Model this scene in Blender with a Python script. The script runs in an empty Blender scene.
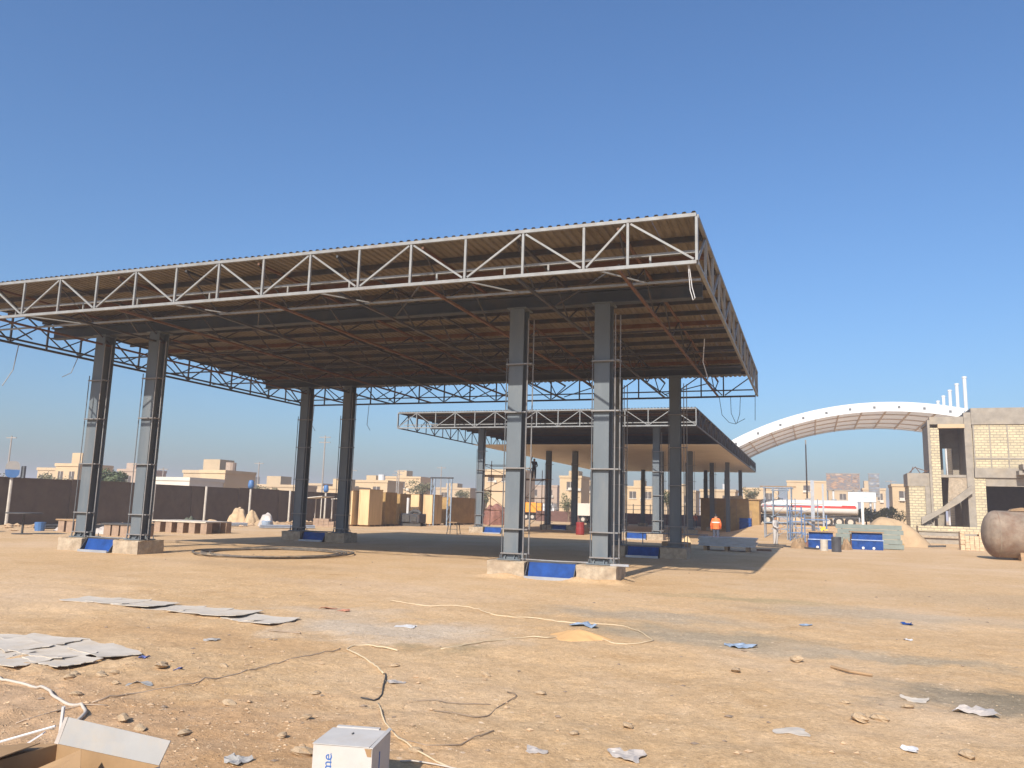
import bpy, math, random
import numpy as np
from mathutils import Vector, Matrix
random.seed(11)
R = math.radians
scene = bpy.context.scene
COL = scene.collection

# ------------------------------------------------------------------ camera
PITCH, ROLL, YAW = 0.1544, 0.0287, 0.3613
EYE = Vector((0, 0, 1.8))
fw = Vector((-math.sin(YAW)*math.cos(PITCH), math.cos(YAW)*math.cos(PITCH), math.sin(PITCH)))
rt = Vector((math.cos(YAW), math.sin(YAW), 0)); up = rt.cross(fw)
r2 = rt*math.cos(ROLL)+up*math.sin(ROLL); u2 = -rt*math.sin(ROLL)+up*math.cos(ROLL)
cd = bpy.data.cameras.new('camera'); cam = bpy.data.objects.new('camera', cd); COL.objects.link(cam)
cam.matrix_world = Matrix(((r2.x, u2.x, -fw.x, EYE.x), (r2.y, u2.y, -fw.y, EYE.y), (r2.z, u2.z, -fw.z, EYE.z), (0, 0, 0, 1)))
cd.sensor_width = 36; cd.lens = 794.7/1024*36; cd.clip_start = 0.05; cd.clip_end = 20000
scene.camera = cam

# ------------------------------------------------------------------ sky and sun
SUN_EL = R(35.4)
SUN_DIR = Vector((0.035, 1, -math.tan(SUN_EL))).normalized()     # travel of the light
w = bpy.data.worlds.new('World'); scene.world = w; w.use_nodes = True
nt = w.node_tree; bg = nt.nodes['Background']
sky = nt.nodes.new('ShaderNodeTexSky'); sky.sky_type = 'NISHITA'; sky.sun_disc = False
sky.sun_elevation = SUN_EL; sky.sun_rotation = math.pi + 0.035
sky.air_density = 1.3; sky.dust_density = 2.3; sky.ozone_density = 10.0; sky.altitude = 50
nt.links.new(sky.outputs[0], bg.inputs[0]); bg.inputs[1].default_value = 0.121
sd = bpy.data.lights.new('sun', 'SUN'); sun = bpy.data.objects.new('sun', sd); COL.objects.link(sun)
sd.energy = 4.8; sd.angle = R(0.5); sd.color = (1.0, 0.93, 0.83)
sun.rotation_euler = SUN_DIR.to_track_quat('-Z', 'Y').to_euler(); sun.location = (0, -30, 40)
scene.view_settings.view_transform = 'Standard'; scene.view_settings.look = 'None'
scene.view_settings.exposure = 0.42; scene.view_settings.gamma = 1

# ------------------------------------------------------------------ materials
def mat(name, col, rough=.7, metal=0, var=.18, scale=4, bump=0, bscale=30, tint=None, tamt=.5, tscale=1.2, extra=None, stretch=None):
    m = bpy.data.materials.new(name); m.use_nodes = True
    n = m.node_tree.nodes; l = m.node_tree.links; b = n['Principled BSDF']
    b.inputs['Roughness'].default_value = rough; b.inputs['Metallic'].default_value = metal
    tc = n.new('ShaderNodeTexCoord'); vec = tc.outputs['Object']
    if stretch:
        mp = n.new('ShaderNodeMapping'); mp.inputs['Scale'].default_value = stretch; l.new(vec, mp.inputs[0]); vec = mp.outputs[0]
    oi = n.new('ShaderNodeObjectInfo')
    off = n.new('ShaderNodeVectorMath'); off.operation = 'SCALE'; off.inputs[0].default_value = (37, 53, 71); l.new(oi.outputs['Random'], off.inputs['Scale'])
    ad = n.new('ShaderNodeVectorMath'); l.new(vec, ad.inputs[0]); l.new(off.outputs[0], ad.inputs[1]); vec = ad.outputs[0]
    nz = n.new('ShaderNodeTexNoise'); nz.inputs['Scale'].default_value = scale; nz.inputs['Detail'].default_value = 6; nz.inputs['Roughness'].default_value = .65
    l.new(vec, nz.inputs['Vector'])
    rp = n.new('ShaderNodeValToRGB'); rp.color_ramp.elements[0].position = .3; rp.color_ramp.elements[1].position = .7
    c = Vector(col)
    rp.color_ramp.elements[0].color = (*(c*(1-var)), 1); rp.color_ramp.elements[1].color = (*[min(x, .95) for x in c*(1+var)], 1)
    l.new(nz.outputs['Fac'], rp.inputs[0]); out = rp.outputs[0]
    if tint:
        n2 = n.new('ShaderNodeTexNoise'); n2.inputs['Scale'].default_value = tscale; n2.inputs['Detail'].default_value = 8; n2.inputs['Roughness'].default_value = .7
        l.new(vec, n2.inputs['Vector'])
        r_ = n.new('ShaderNodeValToRGB'); r_.color_ramp.elements[0].position = .48; r_.color_ramp.elements[1].position = .68
        r_.color_ramp.elements[1].color = (tamt, tamt, tamt, 1); l.new(n2.outputs['Fac'], r_.inputs[0])
        mx = n.new('ShaderNodeMixRGB'); mx.inputs[2].default_value = (*tint, 1); l.new(r_.outputs[0], mx.inputs[0]); l.new(out, mx.inputs[1]); out = mx.outputs[0]
    l.new(out, b.inputs['Base Color'])
    if bump:
        bp = n.new('ShaderNodeBump'); bp.inputs['Strength'].default_value = bump; bp.inputs['Distance'].default_value = .02
        n3 = n.new('ShaderNodeTexNoise'); n3.inputs['Scale'].default_value = bscale; n3.inputs['Detail'].default_value = 5; l.new(vec, n3.inputs['Vector'])
        l.new(n3.outputs['Fac'], bp.inputs['Height']); l.new(bp.outputs[0], b.inputs['Normal'])
    return m

DUST = (.45, .33, .2)
M = {}
M['scaf_blue'] = mat('faded blue pipe', (.12, .19, .32), .55, .1, var=.25)
M['scaf_grey'] = mat('blue grey scaffold pipe', (.22, .27, .33), .55, .1, var=.25)
M['orange_sand'] = mat('orange sand', (.56, .33, .14), .95, var=.12)
M['pink_scrap'] = mat('faded red scrap', (.42, .18, .11), .8, var=.2)
M['blue_dark'] = mat('purple blue scrap', (.10, .12, .30), .6, var=.2)
M['clod'] = mat('earth clod', (.46, .31, .18), .95, var=.35, scale=9)
M['pebble'] = mat('sandy pebble', (.52, .375, .23), .95, var=.3, scale=9)
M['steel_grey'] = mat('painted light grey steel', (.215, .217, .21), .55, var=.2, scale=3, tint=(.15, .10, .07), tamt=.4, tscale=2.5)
M['steel_blue'] = mat('blue grey painted steel', (.105, .125, .14), .5, var=.12, scale=1.5, tint=(.25, .21, .16), tamt=.25, tscale=1.5, stretch=(1, 1, .25))
M['steel_girder'] = mat('dark blue grey steel', (.045, .055, .068), .55, var=.2, scale=1.5, tint=(.10, .08, .06), tamt=.4)
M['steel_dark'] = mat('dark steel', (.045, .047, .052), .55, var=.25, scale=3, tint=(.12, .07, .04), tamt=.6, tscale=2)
M['rust'] = mat('rusty primer steel', (.13, .06, .03), .75, var=.35, scale=4, tint=(.10, .07, .05), tamt=.8, tscale=2)
M['roof'] = mat('dusty roof sheet', (.17, .14, .10), .6, var=.2, scale=1.2, tint=(.11, .08, .05), tamt=.6, tscale=.7)
M['concrete'] = mat('rough concrete', (.36, .285, .20), .95, var=.28, scale=6, bump=1.0, bscale=14, tint=(.28, .2, .13), tamt=.6, tscale=2)
M['concrete_grey'] = mat('grey concrete', (.27, .235, .19), .9, var=.2, scale=2, bump=.3, tint=(.38, .3, .2), tamt=.5, tscale=.8)
M['conduit'] = mat('galvanised pipe', (.22, .215, .21), .45, .2, var=.2, scale=4, tint=(.2, .12, .07), tamt=.5)
M['pipe_dark'] = mat('dull pipe', (.11, .115, .12), .55, .1, var=.2)
M['blue'] = mat('blue painted steel', (.010, .05, .20), .65, var=.35, scale=3)
M['blue'].node_tree.nodes['Principled BSDF'].inputs['Specular IOR Level'].default_value = .15
M['galv'] = mat('galvanised sheet', (.36, .38, .41), .4, .35, var=.15, scale=3, tint=DUST, tamt=.3)
M['cream'] = mat('cream soffit', (.70, .61, .50), .55, var=.08, scale=.6)
M['white_metal'] = mat('white coated metal', (.62, .61, .59), .45, var=.05, scale=1)
M['arch_under'] = mat('cream arch lining', (.84, .80, .73), .6, var=.08, scale=.8)
M['arch_under'] = mat('cream membrane lining', (.86, .83, .77), .7, var=.06, scale=.8)
for k_, f_ in (('arch_under', .22),):
    n_ = M[k_].node_tree; tr = n_.nodes.new('ShaderNodeBsdfTranslucent'); mx_ = n_.nodes.new('ShaderNodeMixShader'); mx_.inputs[0].default_value = f_; tr.inputs[0].default_value = (.8, .77, .71, 1)
    n_.links.new(n_.nodes['Principled BSDF'].outputs[0], mx_.inputs[1]); n_.links.new(tr.outputs[0], mx_.inputs[2]); n_.links.new(mx_.outputs[0], n_.nodes['Material Output'].inputs[0])
M['rib_tan'] = mat('tan steel rib', (.66, .54, .43), .6, var=.1)
M['sand'] = mat('heaped sand', (.42, .29, .165), .95, var=.14, scale=2, bump=.4, bscale=12)
M['ply'] = mat('plywood', (.60, .42, .22), .7, var=.15, scale=2, stretch=(1, 1, .2), tint=(.33, .2, .09), tamt=.4)
M['ply_dark'] = mat('brown crate board', (.34, .21, .075), .75, var=.2, scale=2, tint=(.2, .12, .05), tamt=.5)
M['timber'] = mat('rough timber', (.30, .19, .10), .85, var=.3, scale=5, stretch=(.3, 1, 1))
M['card_grey'] = mat('weathered grey board', (.52, .455, .375), .85, var=.1, scale=5, tint=DUST, tamt=.45, tscale=3)
M['card_brown'] = mat('brown cardboard', (.33, .20, .095), .85, var=.12, scale=5)
M['card_bright'] = mat('clean white carton', (.47, .44, .405), .7, var=.06, scale=6, tint=DUST, tamt=.25, tscale=5)
M['card_white'] = mat('white carton board', (.31, .295, .275), .7, var=.05, scale=6, tint=DUST, tamt=.25, tscale=5)
M['ink'] = mat('blue ink', (.03, .12, .36), .7, var=.05)
M['wall_block'] = mat('brown block wall', (.12, .085, .055), .95, var=.18, scale=1.5, bump=.4, tint=(.15, .115, .08), tamt=.6, tscale=.8)
M['wall_post'] = mat('pale post', (.5, .45, .38), .8, var=.12)
M['house_a'] = mat('tan render', (.44, .335, .215), .9, var=.1, scale=.6, tint=(.4, .3, .2), tamt=.5, tscale=.3)
M['house_b'] = mat('ochre render', (.49, .36, .215), .9, var=.1, scale=.6, tint=(.42, .31, .2), tamt=.5, tscale=.3)
M['house_c'] = mat('pinkish render', (.38, .285, .215), .9, var=.1, scale=.6)
M['house_w'] = mat('pale render', (.56, .51, .43), .9, var=.08, scale=.6)
M['window'] = mat('dark window', (.10, .085, .075), .3, var=.2)
M['leaf'] = mat('dusty leaves', (.085, .105, .045), .7, var=.45, scale=1.5)
M['leaf2'] = mat('olive leaves', (.13, .125, .065), .75, var=.4, scale=1.5)
M['bark'] = mat('bark', (.16, .11, .07), .9, var=.3, scale=6)
M['black_pipe'] = mat('dusty black hose', (.10, .085, .07), .7, var=.25, tint=DUST, tamt=.6, tscale=3)
M['hose'] = mat('pale yellow hose', (.55, .43, .27), .6, var=.12)
M['cable_tan'] = mat('dusty tan cable', (.40, .30, .21), .7, var=.15)
M['hose_white'] = mat('white hose', (.48, .42, .35), .6, var=.1)
M['cable'] = mat('grey cable', (.26, .19, .13), .7, var=.2)
M['white_plastic'] = mat('white plastic', (.58, .56, .54), .5, var=.06)
M['blue_plastic'] = mat('pale blue plastic', (.24, .30, .38), .5, var=.2)
M['film'] = mat('grey plastic film', (.44, .385, .335), .4, var=.15)
M['stone'] = mat('limestone', (.50, .36, .22), .95, var=.2, scale=8, bump=.6)
M['tank'] = mat('weathered steel tank', (.235, .18, .13), .85, 0, var=.3, scale=2.2, tint=(.15, .07, .035), tamt=.85, tscale=.8, bump=.2, bscale=6)
M['red_dark'] = mat('dull red paint', (.22, .02, .02), .6, var=.2)
M['red'] = mat('red paint', (.5, .03, .025), .5, var=.15)
M['red_brown'] = mat('red brown tarp', (.24, .11, .08), .8, var=.3)
M['orange'] = mat('orange paint', (.75, .28, .02), .5, var=.1)
M['yellow'] = mat('yellow paint', (.75, .5, .03), .5, var=.1)
M['tyre'] = mat('tyre rubber', (.03, .028, .026), .85, var=.3)
M['chassis'] = mat('truck chassis', (.06, .055, .05), .7, var=.3)
M['green_panel'] = mat('grey green panel', (.19, .215, .185), .6, var=.12, scale=3)
M['black_drum'] = mat('dark drum', (.05, .05, .055), .5, var=.3)
M['beige_drum'] = mat('beige drum', (.45, .40, .33), .6, var=.15)
M['glass'] = mat('dark glass', (.03, .035, .04), .1, var=.1)
M['hivis'] = mat('orange safety vest', (.85, .17, .04), .7, var=.08)
M['reflect'] = mat('reflective tape', (.8, .75, .68), .4, var=.05)
M['cloth_grey'] = mat('pale grey clothes', (.42, .39, .36), .9, var=.12)
M['cloth_navy'] = mat('dark blue trousers', (.05, .06, .09), .9, var=.2)
M['cloth_dark'] = mat('dark clothes', (.025, .022, .022), .9, var=.2)
M['skin'] = mat('skin', (.30, .16, .09), .6, var=.05)
M['hair'] = mat('black hair', (.012, .010, .009), .6, var=.2)
M['tarp_green'] = mat('dull green tarp', (.07, .075, .05), .9, var=.3)
M['sack'] = mat('tan sack', (.48, .34, .20), .95, var=.2, scale=5, bump=.4)

def brick_mat(name, c1, c2, mortar, bw, bh):
    m = bpy.data.materials.new(name); m.use_nodes = True
    n = m.node_tree.nodes; l = m.node_tree.links; b = n['Principled BSDF']; b.inputs['Roughness'].default_value = .9
    g = n.new('ShaderNodeNewGeometry'); s = n.new('ShaderNodeSeparateXYZ'); l.new(g.outputs['Position'], s.inputs[0])
    a = n.new('ShaderNodeMath'); a.operation = 'ADD'; l.new(s.outputs[0], a.inputs[0]); l.new(s.outputs[1], a.inputs[1])
    c = n.new('ShaderNodeCombineXYZ'); l.new(a.outputs[0], c.inputs[0]); l.new(s.outputs[2], c.inputs[1])
    t = n.new('ShaderNodeTexBrick'); l.new(c.outputs[0], t.inputs[0]); t.inputs['Scale'].default_value = 1
    t.inputs['Brick Width'].default_value = bw; t.inputs['Row Height'].default_value = bh; t.inputs['Mortar Size'].default_value = .022
    t.inputs['Color1'].default_value = (*c1, 1); t.inputs['Color2'].default_value = (*c2, 1); t.inputs['Mortar'].default_value = (*mortar, 1)
    nz = n.new('ShaderNodeTexNoise'); nz.inputs['Scale'].default_value = 1.1; nz.inputs['Detail'].default_value = 6; l.new(g.outputs['Position'], nz.inputs[0])
    mx = n.new('ShaderNodeMixRGB'); mx.blend_type = 'MULTIPLY'; mx.inputs[0].default_value = .5
    l.new(t.outputs['Color'], mx.inputs[1]); l.new(nz.outputs['Fac'], mx.inputs[2])
    br = n.new('ShaderNodeBrightContrast'); br.inputs['Bright'].default_value = .08; l.new(mx.outputs[0], br.inputs[0]); l.new(br.outputs[0], b.inputs['Base Color'])
    bp = n.new('ShaderNodeBump'); bp.inputs['Distance'].default_value = .03; bp.invert = True; l.new(t.outputs['Fac'], bp.inputs['Height']); l.new(bp.outputs[0], b.inputs['Normal'])
    return m
M['brick'] = brick_mat('yellow brick', (.62, .50, .27), (.50, .40, .22), (.34, .27, .17), .42, .2)

# ------------------------------------------------------------------ ground height
def _h(ix, iy, s):
    n = (ix*374761393 + iy*668265263 + s*974711) & 0x7fffffff
    n = ((n ^ (n >> 13))*1274126177) & 0x7fffffff
    return ((n ^ (n >> 16)) & 0xffff)/65535.0
def vnoise(x, y, s=0):
    x = np.asarray(x, dtype=np.float64); y = np.asarray(y, dtype=np.float64)
    ix = np.floor(x).astype(np.int64); iy = np.floor(y).astype(np.int64)
    fx = x-ix; fy = y-iy; fx = fx*fx*(3-2*fx); fy = fy*fy*(3-2*fy)
    a = _h(ix, iy, s); b = _h(ix+1, iy, s); c = _h(ix, iy+1, s); d = _h(ix+1, iy+1, s)
    return (a*(1-fx)+b*fx)*(1-fy)+(c*(1-fx)+d*fx)*fy
def sstep(a, b, x):
    t = np.clip((x-a)/(b-a), 0, 1); return t*t*(3-2*t)
def gz(x, y):
    x = np.asarray(x, dtype=np.float64); y = np.asarray(y, dtype=np.float64)
    dist = np.hypot(x, y)
    near = 1-sstep(16, 40, dist)
    h = (vnoise(x*.45, y*.45, 1)-.5)*.05 + near*((vnoise(x*1.7, y*1.7, 2)-.5)*.035 + (vnoise(x*5.1, y*5.1, 3)-.5)*.022 + (vnoise(x*13, y*13, 4)-.5)*.014)
    h = h*(1-.6*sstep(13, 19, y))
    rough = sstep(-1.0, -7.0, x)*(1-sstep(6, 9, y))
    h = h + rough*(vnoise(x*9, y*9, 5)**3)*.05
    h = h + sstep(60, 92, y)*sstep(-8.4, -5, x)*.85
    for px_, py_ in ((-7.613, 20.62), (-5.16, 20.62)):        # sand banked against the two nearest plinths
        d_ = np.maximum(np.abs(x-px_)-.5, np.abs(y-py_)-.55); h = h + .10*np.exp(-np.clip(d_, 0, 9)**2/.06)*(.35+.9*vnoise(x*2.1, y*2.1, 8))
    return h - .012
def G(x, y): return float(gz(x, y))

# ------------------------------------------------------------------ mesh helpers
class MB:
    def __init__(s): s.v = []; s.f = []; s.m = []
    def add(s, vs, fs, mi=0):
        o = len(s.v); s.v += [tuple(p) for p in vs]; s.f += [tuple(i+o for i in f) for f in fs]; s.m += [mi]*len(fs); return s
    def box(s, x0, x1, y0, y1, z0, z1, mi=0):
        return s.add([(x0, y0, z0), (x1, y0, z0), (x1, y1, z0), (x0, y1, z0), (x0, y0, z1), (x1, y0, z1), (x1, y1, z1), (x0, y1, z1)],
                     [(0, 3, 2, 1), (4, 5, 6, 7), (0, 1, 5, 4), (1, 2, 6, 5), (2, 3, 7, 6), (3, 0, 4, 7)], mi)
    def bar(s, p, q, w_, h_, mi=0, roll=None):
        p = Vector(p); q = Vector(q); d = (q-p).normalized()
        ref = Vector((0, 0, 1)) if abs(d.z) < .95 else Vector((0, 1, 0))
        a = d.cross(ref).normalized(); b = a.cross(d)
        vs = [c+a*sx*w_/2+b*sy*h_/2 for c in (p, q) for sx, sy in ((-1, -1), (1, -1), (1, 1), (-1, 1))]
        return s.add(vs, [(3, 2, 1, 0), (4, 5, 6, 7), (0, 1, 5, 4), (1, 2, 6, 5), (2, 3, 7, 6), (3, 0, 4, 7)], mi)
    def tube(s, pts, r, n=8, cap=True, mi=0):
        pts = [Vector(p) for p in pts]; k = len(pts); rs = r if isinstance(r, (list, tuple)) else [r]*k
        vs = []; fs = []; a = None
        for i, p in enumerate(pts):
            d = (pts[min(i+1, k-1)]-pts[max(i-1, 0)]).normalized()
            if a is None:
                ref = Vector((0, 0, 1)) if abs(d.z) < .9 else Vector((1, 0, 0)); a = d.cross(ref).normalized()
            else: a = (a-d*a.dot(d)).normalized()
            b = d.cross(a)
            vs += [p+(a*math.cos(t)+b*math.sin(t))*rs[i] for t in [2*math.pi*j/n for j in range(n)]]
        for i in range(k-1):
            for j in range(n): fs.append((i*n+j, i*n+(j+1) % n, (i+1)*n+(j+1) % n, (i+1)*n+j))
        if cap: fs += [tuple(range(n-1, -1, -1)), tuple((k-1)*n+j for j in range(n))]
        return s.add(vs, fs, mi)
    def prism(s, poly, axis, a0, a1, mi=0):      # poly: 2D points; axis 'y': (x,z) extruded along y; 'x': (y,z); 'z': (x,y)
        n = len(poly)
        def P(u, v, a): return {'y': (u, a, v), 'x': (a, u, v), 'z': (u, v, a)}[axis]
        vs = [P(u, v, a0) for u, v in poly]+[P(u, v, a1) for u, v in poly]
        fs = [tuple(range(n)), tuple(range(2*n-1, n-1, -1))]+[(i, i+n, (i+1) % n+n, (i+1) % n) for i in range(n)]
        return s.add(vs, fs, mi)
    def build(s, name, mats, parent=None, at=None, smooth=False, bevel=0, fix=True):
        v = np.array(s.v, dtype=np.float64)
        if at is None:
            lo = v.min(0); hi = v.max(0); at = ((lo[0]+hi[0])/2, (lo[1]+hi[1])/2, lo[2])
        at = Vector(at); v = v-np.array(at)
        me = bpy.data.meshes.new(name); me.from_pydata(v.tolist(), [], s.f); me.update()
        for m_ in (mats if isinstance(mats, list) else [mats]): me.materials.append(M[m_] if isinstance(m_, str) else m_)
        if any(s.m): me.polygons.foreach_set('material_index', s.m)
        if fix:
            import bmesh
            bm = bmesh.new(); bm.from_mesh(me); bmesh.ops.recalc_face_normals(bm, faces=bm.faces); bm.to_mesh(me); bm.free()
        if smooth: me.polygons.foreach_set('use_smooth', [True]*len(me.polygons))
        o = bpy.data.objects.new(name, me); link(o, parent, at)
        if bevel:
            b = o.modifiers.new('bevel', 'BEVEL'); b.width = bevel; b.segments = 1; b.limit_method = 'ANGLE'
        return o
WO = {}
def link(o, parent, at):
    COL.objects.link(o); at = Vector(at); WO[o.name] = at
    if parent: o.parent = parent; o.location = at-WO[parent.name]
    else: o.location = at
    return o
def inst(src, parent, at, name=None):           # a copy of one mesh object, shared mesh data
    o = src.copy(); o.name = name or src.name.split('.')[0]
    return link(o, parent, at)
def tag(o, label, cat, group=None, kind=None):
    o['label'] = label; o['category'] = cat
    if group: o['group'] = group
    if kind: o['kind'] = kind
    return o
def thing(name, at, label, cat, group=None):
    o = bpy.data.objects.new(name, None); o.empty_display_size = .2; link(o, None, at)
    return tag(o, label, cat, group)
def setting(o): o['kind'] = 'structure'; return o
ORD = ['first', 'second', 'third', 'fourth', 'fifth', 'sixth', 'seventh', 'eighth', 'ninth', 'tenth', 'eleventh', 'twelfth']

# ------------------------------------------------------------------ ground sheet
def ground():
    def axis(lo, hi, step, far, g):
        a = [lo]; 
        while a[-1] < hi: a.append(a[-1]+step)
        st = step; b = a[-1]; 
        while b < far: st *= g; b += st; a.append(b)
        st = step; b = a[0]; pre = []
        while b > -far: st *= g; b -= st; pre.append(b)
        return np.array(pre[::-1]+a)
    xs = axis(-12, 5, .06, 4000, 1.12)
    ys = [1.0]; st = .035
    while ys[-1] < 26: st *= 1.006; ys.append(ys[-1]+st)
    while ys[-1] < 6000: st = min(st*1.06, 400) if ys[-1] < 130 else st*1.2; ys.append(ys[-1]+st)
    pre = []; b = 1.0; st = .1
    while b > -4000: st *= 1.35; b -= st; pre.append(b)
    ys = np.array(pre[::-1]+ys)
    X, Y = np.meshgrid(xs, ys); Z = gz(X, Y); nx, ny = len(xs), len(ys)
    me = bpy.data.meshes.new('ground')
    co = np.stack([X.ravel(), Y.ravel(), Z.ravel()], 1).astype(np.float32)
    me.vertices.add(nx*ny); me.vertices.foreach_set('co', co.ravel())
    i = np.arange(nx*ny).reshape(ny, nx)
    q = np.stack([i[:-1, :-1], i[:-1, 1:], i[1:, 1:], i[1:, :-1]], -1).reshape(-1, 4)
    me.loops.add(q.size); me.loops.foreach_set('vertex_index', q.ravel().astype(np.int32))
    me.polygons.add(len(q)); me.polygons.foreach_set('loop_start', np.arange(0, q.size, 4, dtype=np.int32)); me.polygons.foreach_set('loop_total', np.full(len(q), 4, dtype=np.int32))
    me.polygons.foreach_set('use_smooth', np.ones(len(q), dtype=bool)); me.update(); me.validate()
    o = bpy.data.objects.new('ground', me); COL.objects.link(o); WO['ground'] = Vector((0, 0, 0)); setting(o)
    m = bpy.data.materials.new('sandy ground'); m.use_nodes = True; me.materials.append(m)
    n = m.node_tree.nodes; l = m.node_tree.links; bs = n['Principled BSDF']; bs.inputs['Roughness'].default_value = .95
    bs.inputs['Specular IOR Level'].default_value = .15
    g = n.new('ShaderNodeNewGeometry'); P = g.outputs['Position']
    def noise(scale, detail=6, rough=.6, vec=P):
        t = n.new('ShaderNodeTexNoise'); t.inputs['Scale'].default_value = scale; t.inputs['Detail'].default_value = detail; t.inputs['Roughness'].default_value = rough
        l.new(vec, t.inputs['Vector']); return t
    def ramp(src, p0, p1, c0=(0, 0, 0), c1=(1, 1, 1)):
        r = n.new('ShaderNodeValToRGB'); r.color_ramp.elements[0].position = p0; r.color_ramp.elements[1].position = p1
        r.color_ramp.elements[0].color = (*c0, 1); r.color_ramp.elements[1].color = (*c1, 1); l.new(src, r.inputs[0]); return r.outputs[0]
    def mix(f, a, b, mode='MIX'):
        x = n.new('ShaderNodeMixRGB'); x.blend_type = mode
        for k, v in ((0, f), (1, a), (2, b)):
            if hasattr(v, 'links'): l.new(v, x.inputs[k])
            else: x.inputs[k].default_value = v if k == 0 else (*v, 1)
        return x.outputs[0]
    col = ramp(noise(.35, 8).outputs['Fac'], .32, .68, (.58, .405, .225), (.67, .495, .305))
    col = mix(ramp(noise(2.3, 8, .7).outputs['Fac'], .45, .75), col, (.66, .50, .32))
    col = mix(ramp(noise(1.1, 8, .7).outputs['Fac'], .56, .76), col, (.50, .33, .17))
    # stains of cement dust and damp earth, each with a ragged outline
    warp = noise(.9, 7, .65)
    sub = n.new('ShaderNodeVectorMath'); sub.operation = 'SUBTRACT'; l.new(warp.outputs['Color'], sub.inputs[0]); sub.inputs[1].default_value = (.5, .5, .5)
    sc = n.new('ShaderNodeVectorMath'); sc.operation = 'SCALE'; sc.inputs['Scale'].default_value = 3.2; l.new(sub.outputs[0], sc.inputs[0])
    wp = n.new('ShaderNodeVectorMath'); l.new(P, wp.inputs[0]); l.new(sc.outputs[0], wp.inputs[1])
    for (x, y, rx, ry, c, amt) in ((-5.9, 10.6, 2.2, 1.4, (.58, .515, .43), .85), (-7.6, 11.9, 1.6, .9, (.58, .50, .40), .6),
                                   (-4.7, 9.6, .9, .35, (.33, .28, .18), .6), (-1.7, 12.6, 2.2, 1.2, (.36, .325, .25), .8), (-2.8, 14.4, 2.6, 1.0, (.42, .38, .31), .7),
                                   (1.9, 9.7, 2.0, .9, (.26, .23, .17), .95), (3.0, 8.4, 1.2, 1.0, (.30, .26, .2), .7), (.6, 11.8, 2.4, .7, (.38, .345, .27), .7),
                                   (1.0, 17.0, 3.4, 1.5, (.44, .40, .33), .65), (-1.5, 18.5, 2.4, .8, (.40, .35, .22), .65), (4, 22, 7, 2.5, (.5, .40, .28), .5),
                                   (-15, 19, 5, 1.2, (.42, .31, .2), .4), (-6.0, 4.9, 3.6, 2.0, (.47, .285, .145), .7), (-4, 5.4, 2.5, 1.4, (.50, .32, .17), .5), (-8, 8.8, 3.5, 1.0, (.52, .34, .18), .5), (-9.5, 16, 4, 1.2, (.60, .46, .32), .5)):
        d = n.new('ShaderNodeVectorMath'); d.operation = 'SUBTRACT'; l.new(wp.outputs[0], d.inputs[0]); d.inputs[1].default_value = (x, y, 0)
        e = n.new('ShaderNodeVectorMath'); e.operation = 'MULTIPLY'; l.new(d.outputs[0], e.inputs[0]); e.inputs[1].default_value = (1/rx, 1/ry, 0)
        ln = n.new('ShaderNodeVectorMath'); ln.operation = 'LENGTH'; l.new(e.outputs[0], ln.inputs[0])
        col = mix(ramp(ln.outputs['Value'], .35, 1.15, (amt,)*3, (0, 0, 0)), col, c)
    # fine grit: pale pebbles and dark crumbs
    vo = n.new('ShaderNodeTexVoronoi'); vo.inputs['Scale'].default_value = 26; l.new(P, vo.inputs['Vector'])
    grit = ramp(vo.outputs['Distance'], .10, .22, (1, 1, 1), (0, 0, 0))
    gm = mix(1.0, grit, ramp(noise(1.6, 5).outputs['Fac'], .42, .6), 'MULTIPLY')
    col = mix(gm, col, (.62, .48, .34))
    f2 = noise(24, 5, .8)
    col = mix(.75, col, ramp(f2.outputs['Fac'], .30, .66, (.62, .58, .54), (1.12, 1.12, 1.12)), 'MULTIPLY')
    sp = n.new('ShaderNodeTexVoronoi'); sp.inputs['Scale'].default_value = 9; sp.inputs['Randomness'].default_value = 1; l.new(P, sp.inputs['Vector'])
    spk = mix(1.0, ramp(sp.outputs['Distance'], .05, .13, (1, 1, 1), (0, 0, 0)), ramp(noise(.8, 5).outputs['Fac'], .42, .6), 'MULTIPLY')
    col = mix(spk, col, (.30, .20, .12))
    ps = n.new('ShaderNodeTexVoronoi'); ps.inputs['Scale'].default_value = 5.5; l.new(P, ps.inputs['Vector'])
    pk_ = mix(1.0, ramp(ps.outputs['Distance'], .06, .15, (1, 1, 1), (0, 0, 0)), ramp(noise(.55, 6).outputs['Fac'], .45, .62), 'MULTIPLY')
    col = mix(pk_, col, (.80, .66, .50))
    col = mix(ramp(noise(.16, 8, .7).outputs['Fac'], .48, .72, (0, 0, 0), (.55, .55, .55)), col, (.70, .57, .44))
    f = noise(90, 4, .75)
    col = mix(.8, col, ramp(f.outputs['Fac'], .28, .72, (.74, .72, .70), (1.24, 1.24, 1.24)), 'MULTIPLY')
    col = mix(.5, col, ramp(noise(9, 6, .75).outputs['Fac'], .3, .7, (.66, .63, .60), (1.22, 1.22, 1.22)), 'MULTIPLY')
    col = mix(1.0, col, (1.01, .95, .88), 'MULTIPLY')
    l.new(col, bs.inputs['Base Color'])
    hs = n.new('ShaderNodeMath'); hs.operation = 'ADD'; l.new(noise(14, 8, .75).outputs['Fac'], hs.inputs[0]); l.new(gm, hs.inputs[1])
    bp = n.new('ShaderNodeBump'); bp.inputs['Strength'].default_value = .8; bp.inputs['Distance'].default_value = .03; l.new(hs.outputs[0], bp.inputs['Height']); l.new(bp.outputs[0], bs.inputs['Normal'])
    return o
ground()

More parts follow.
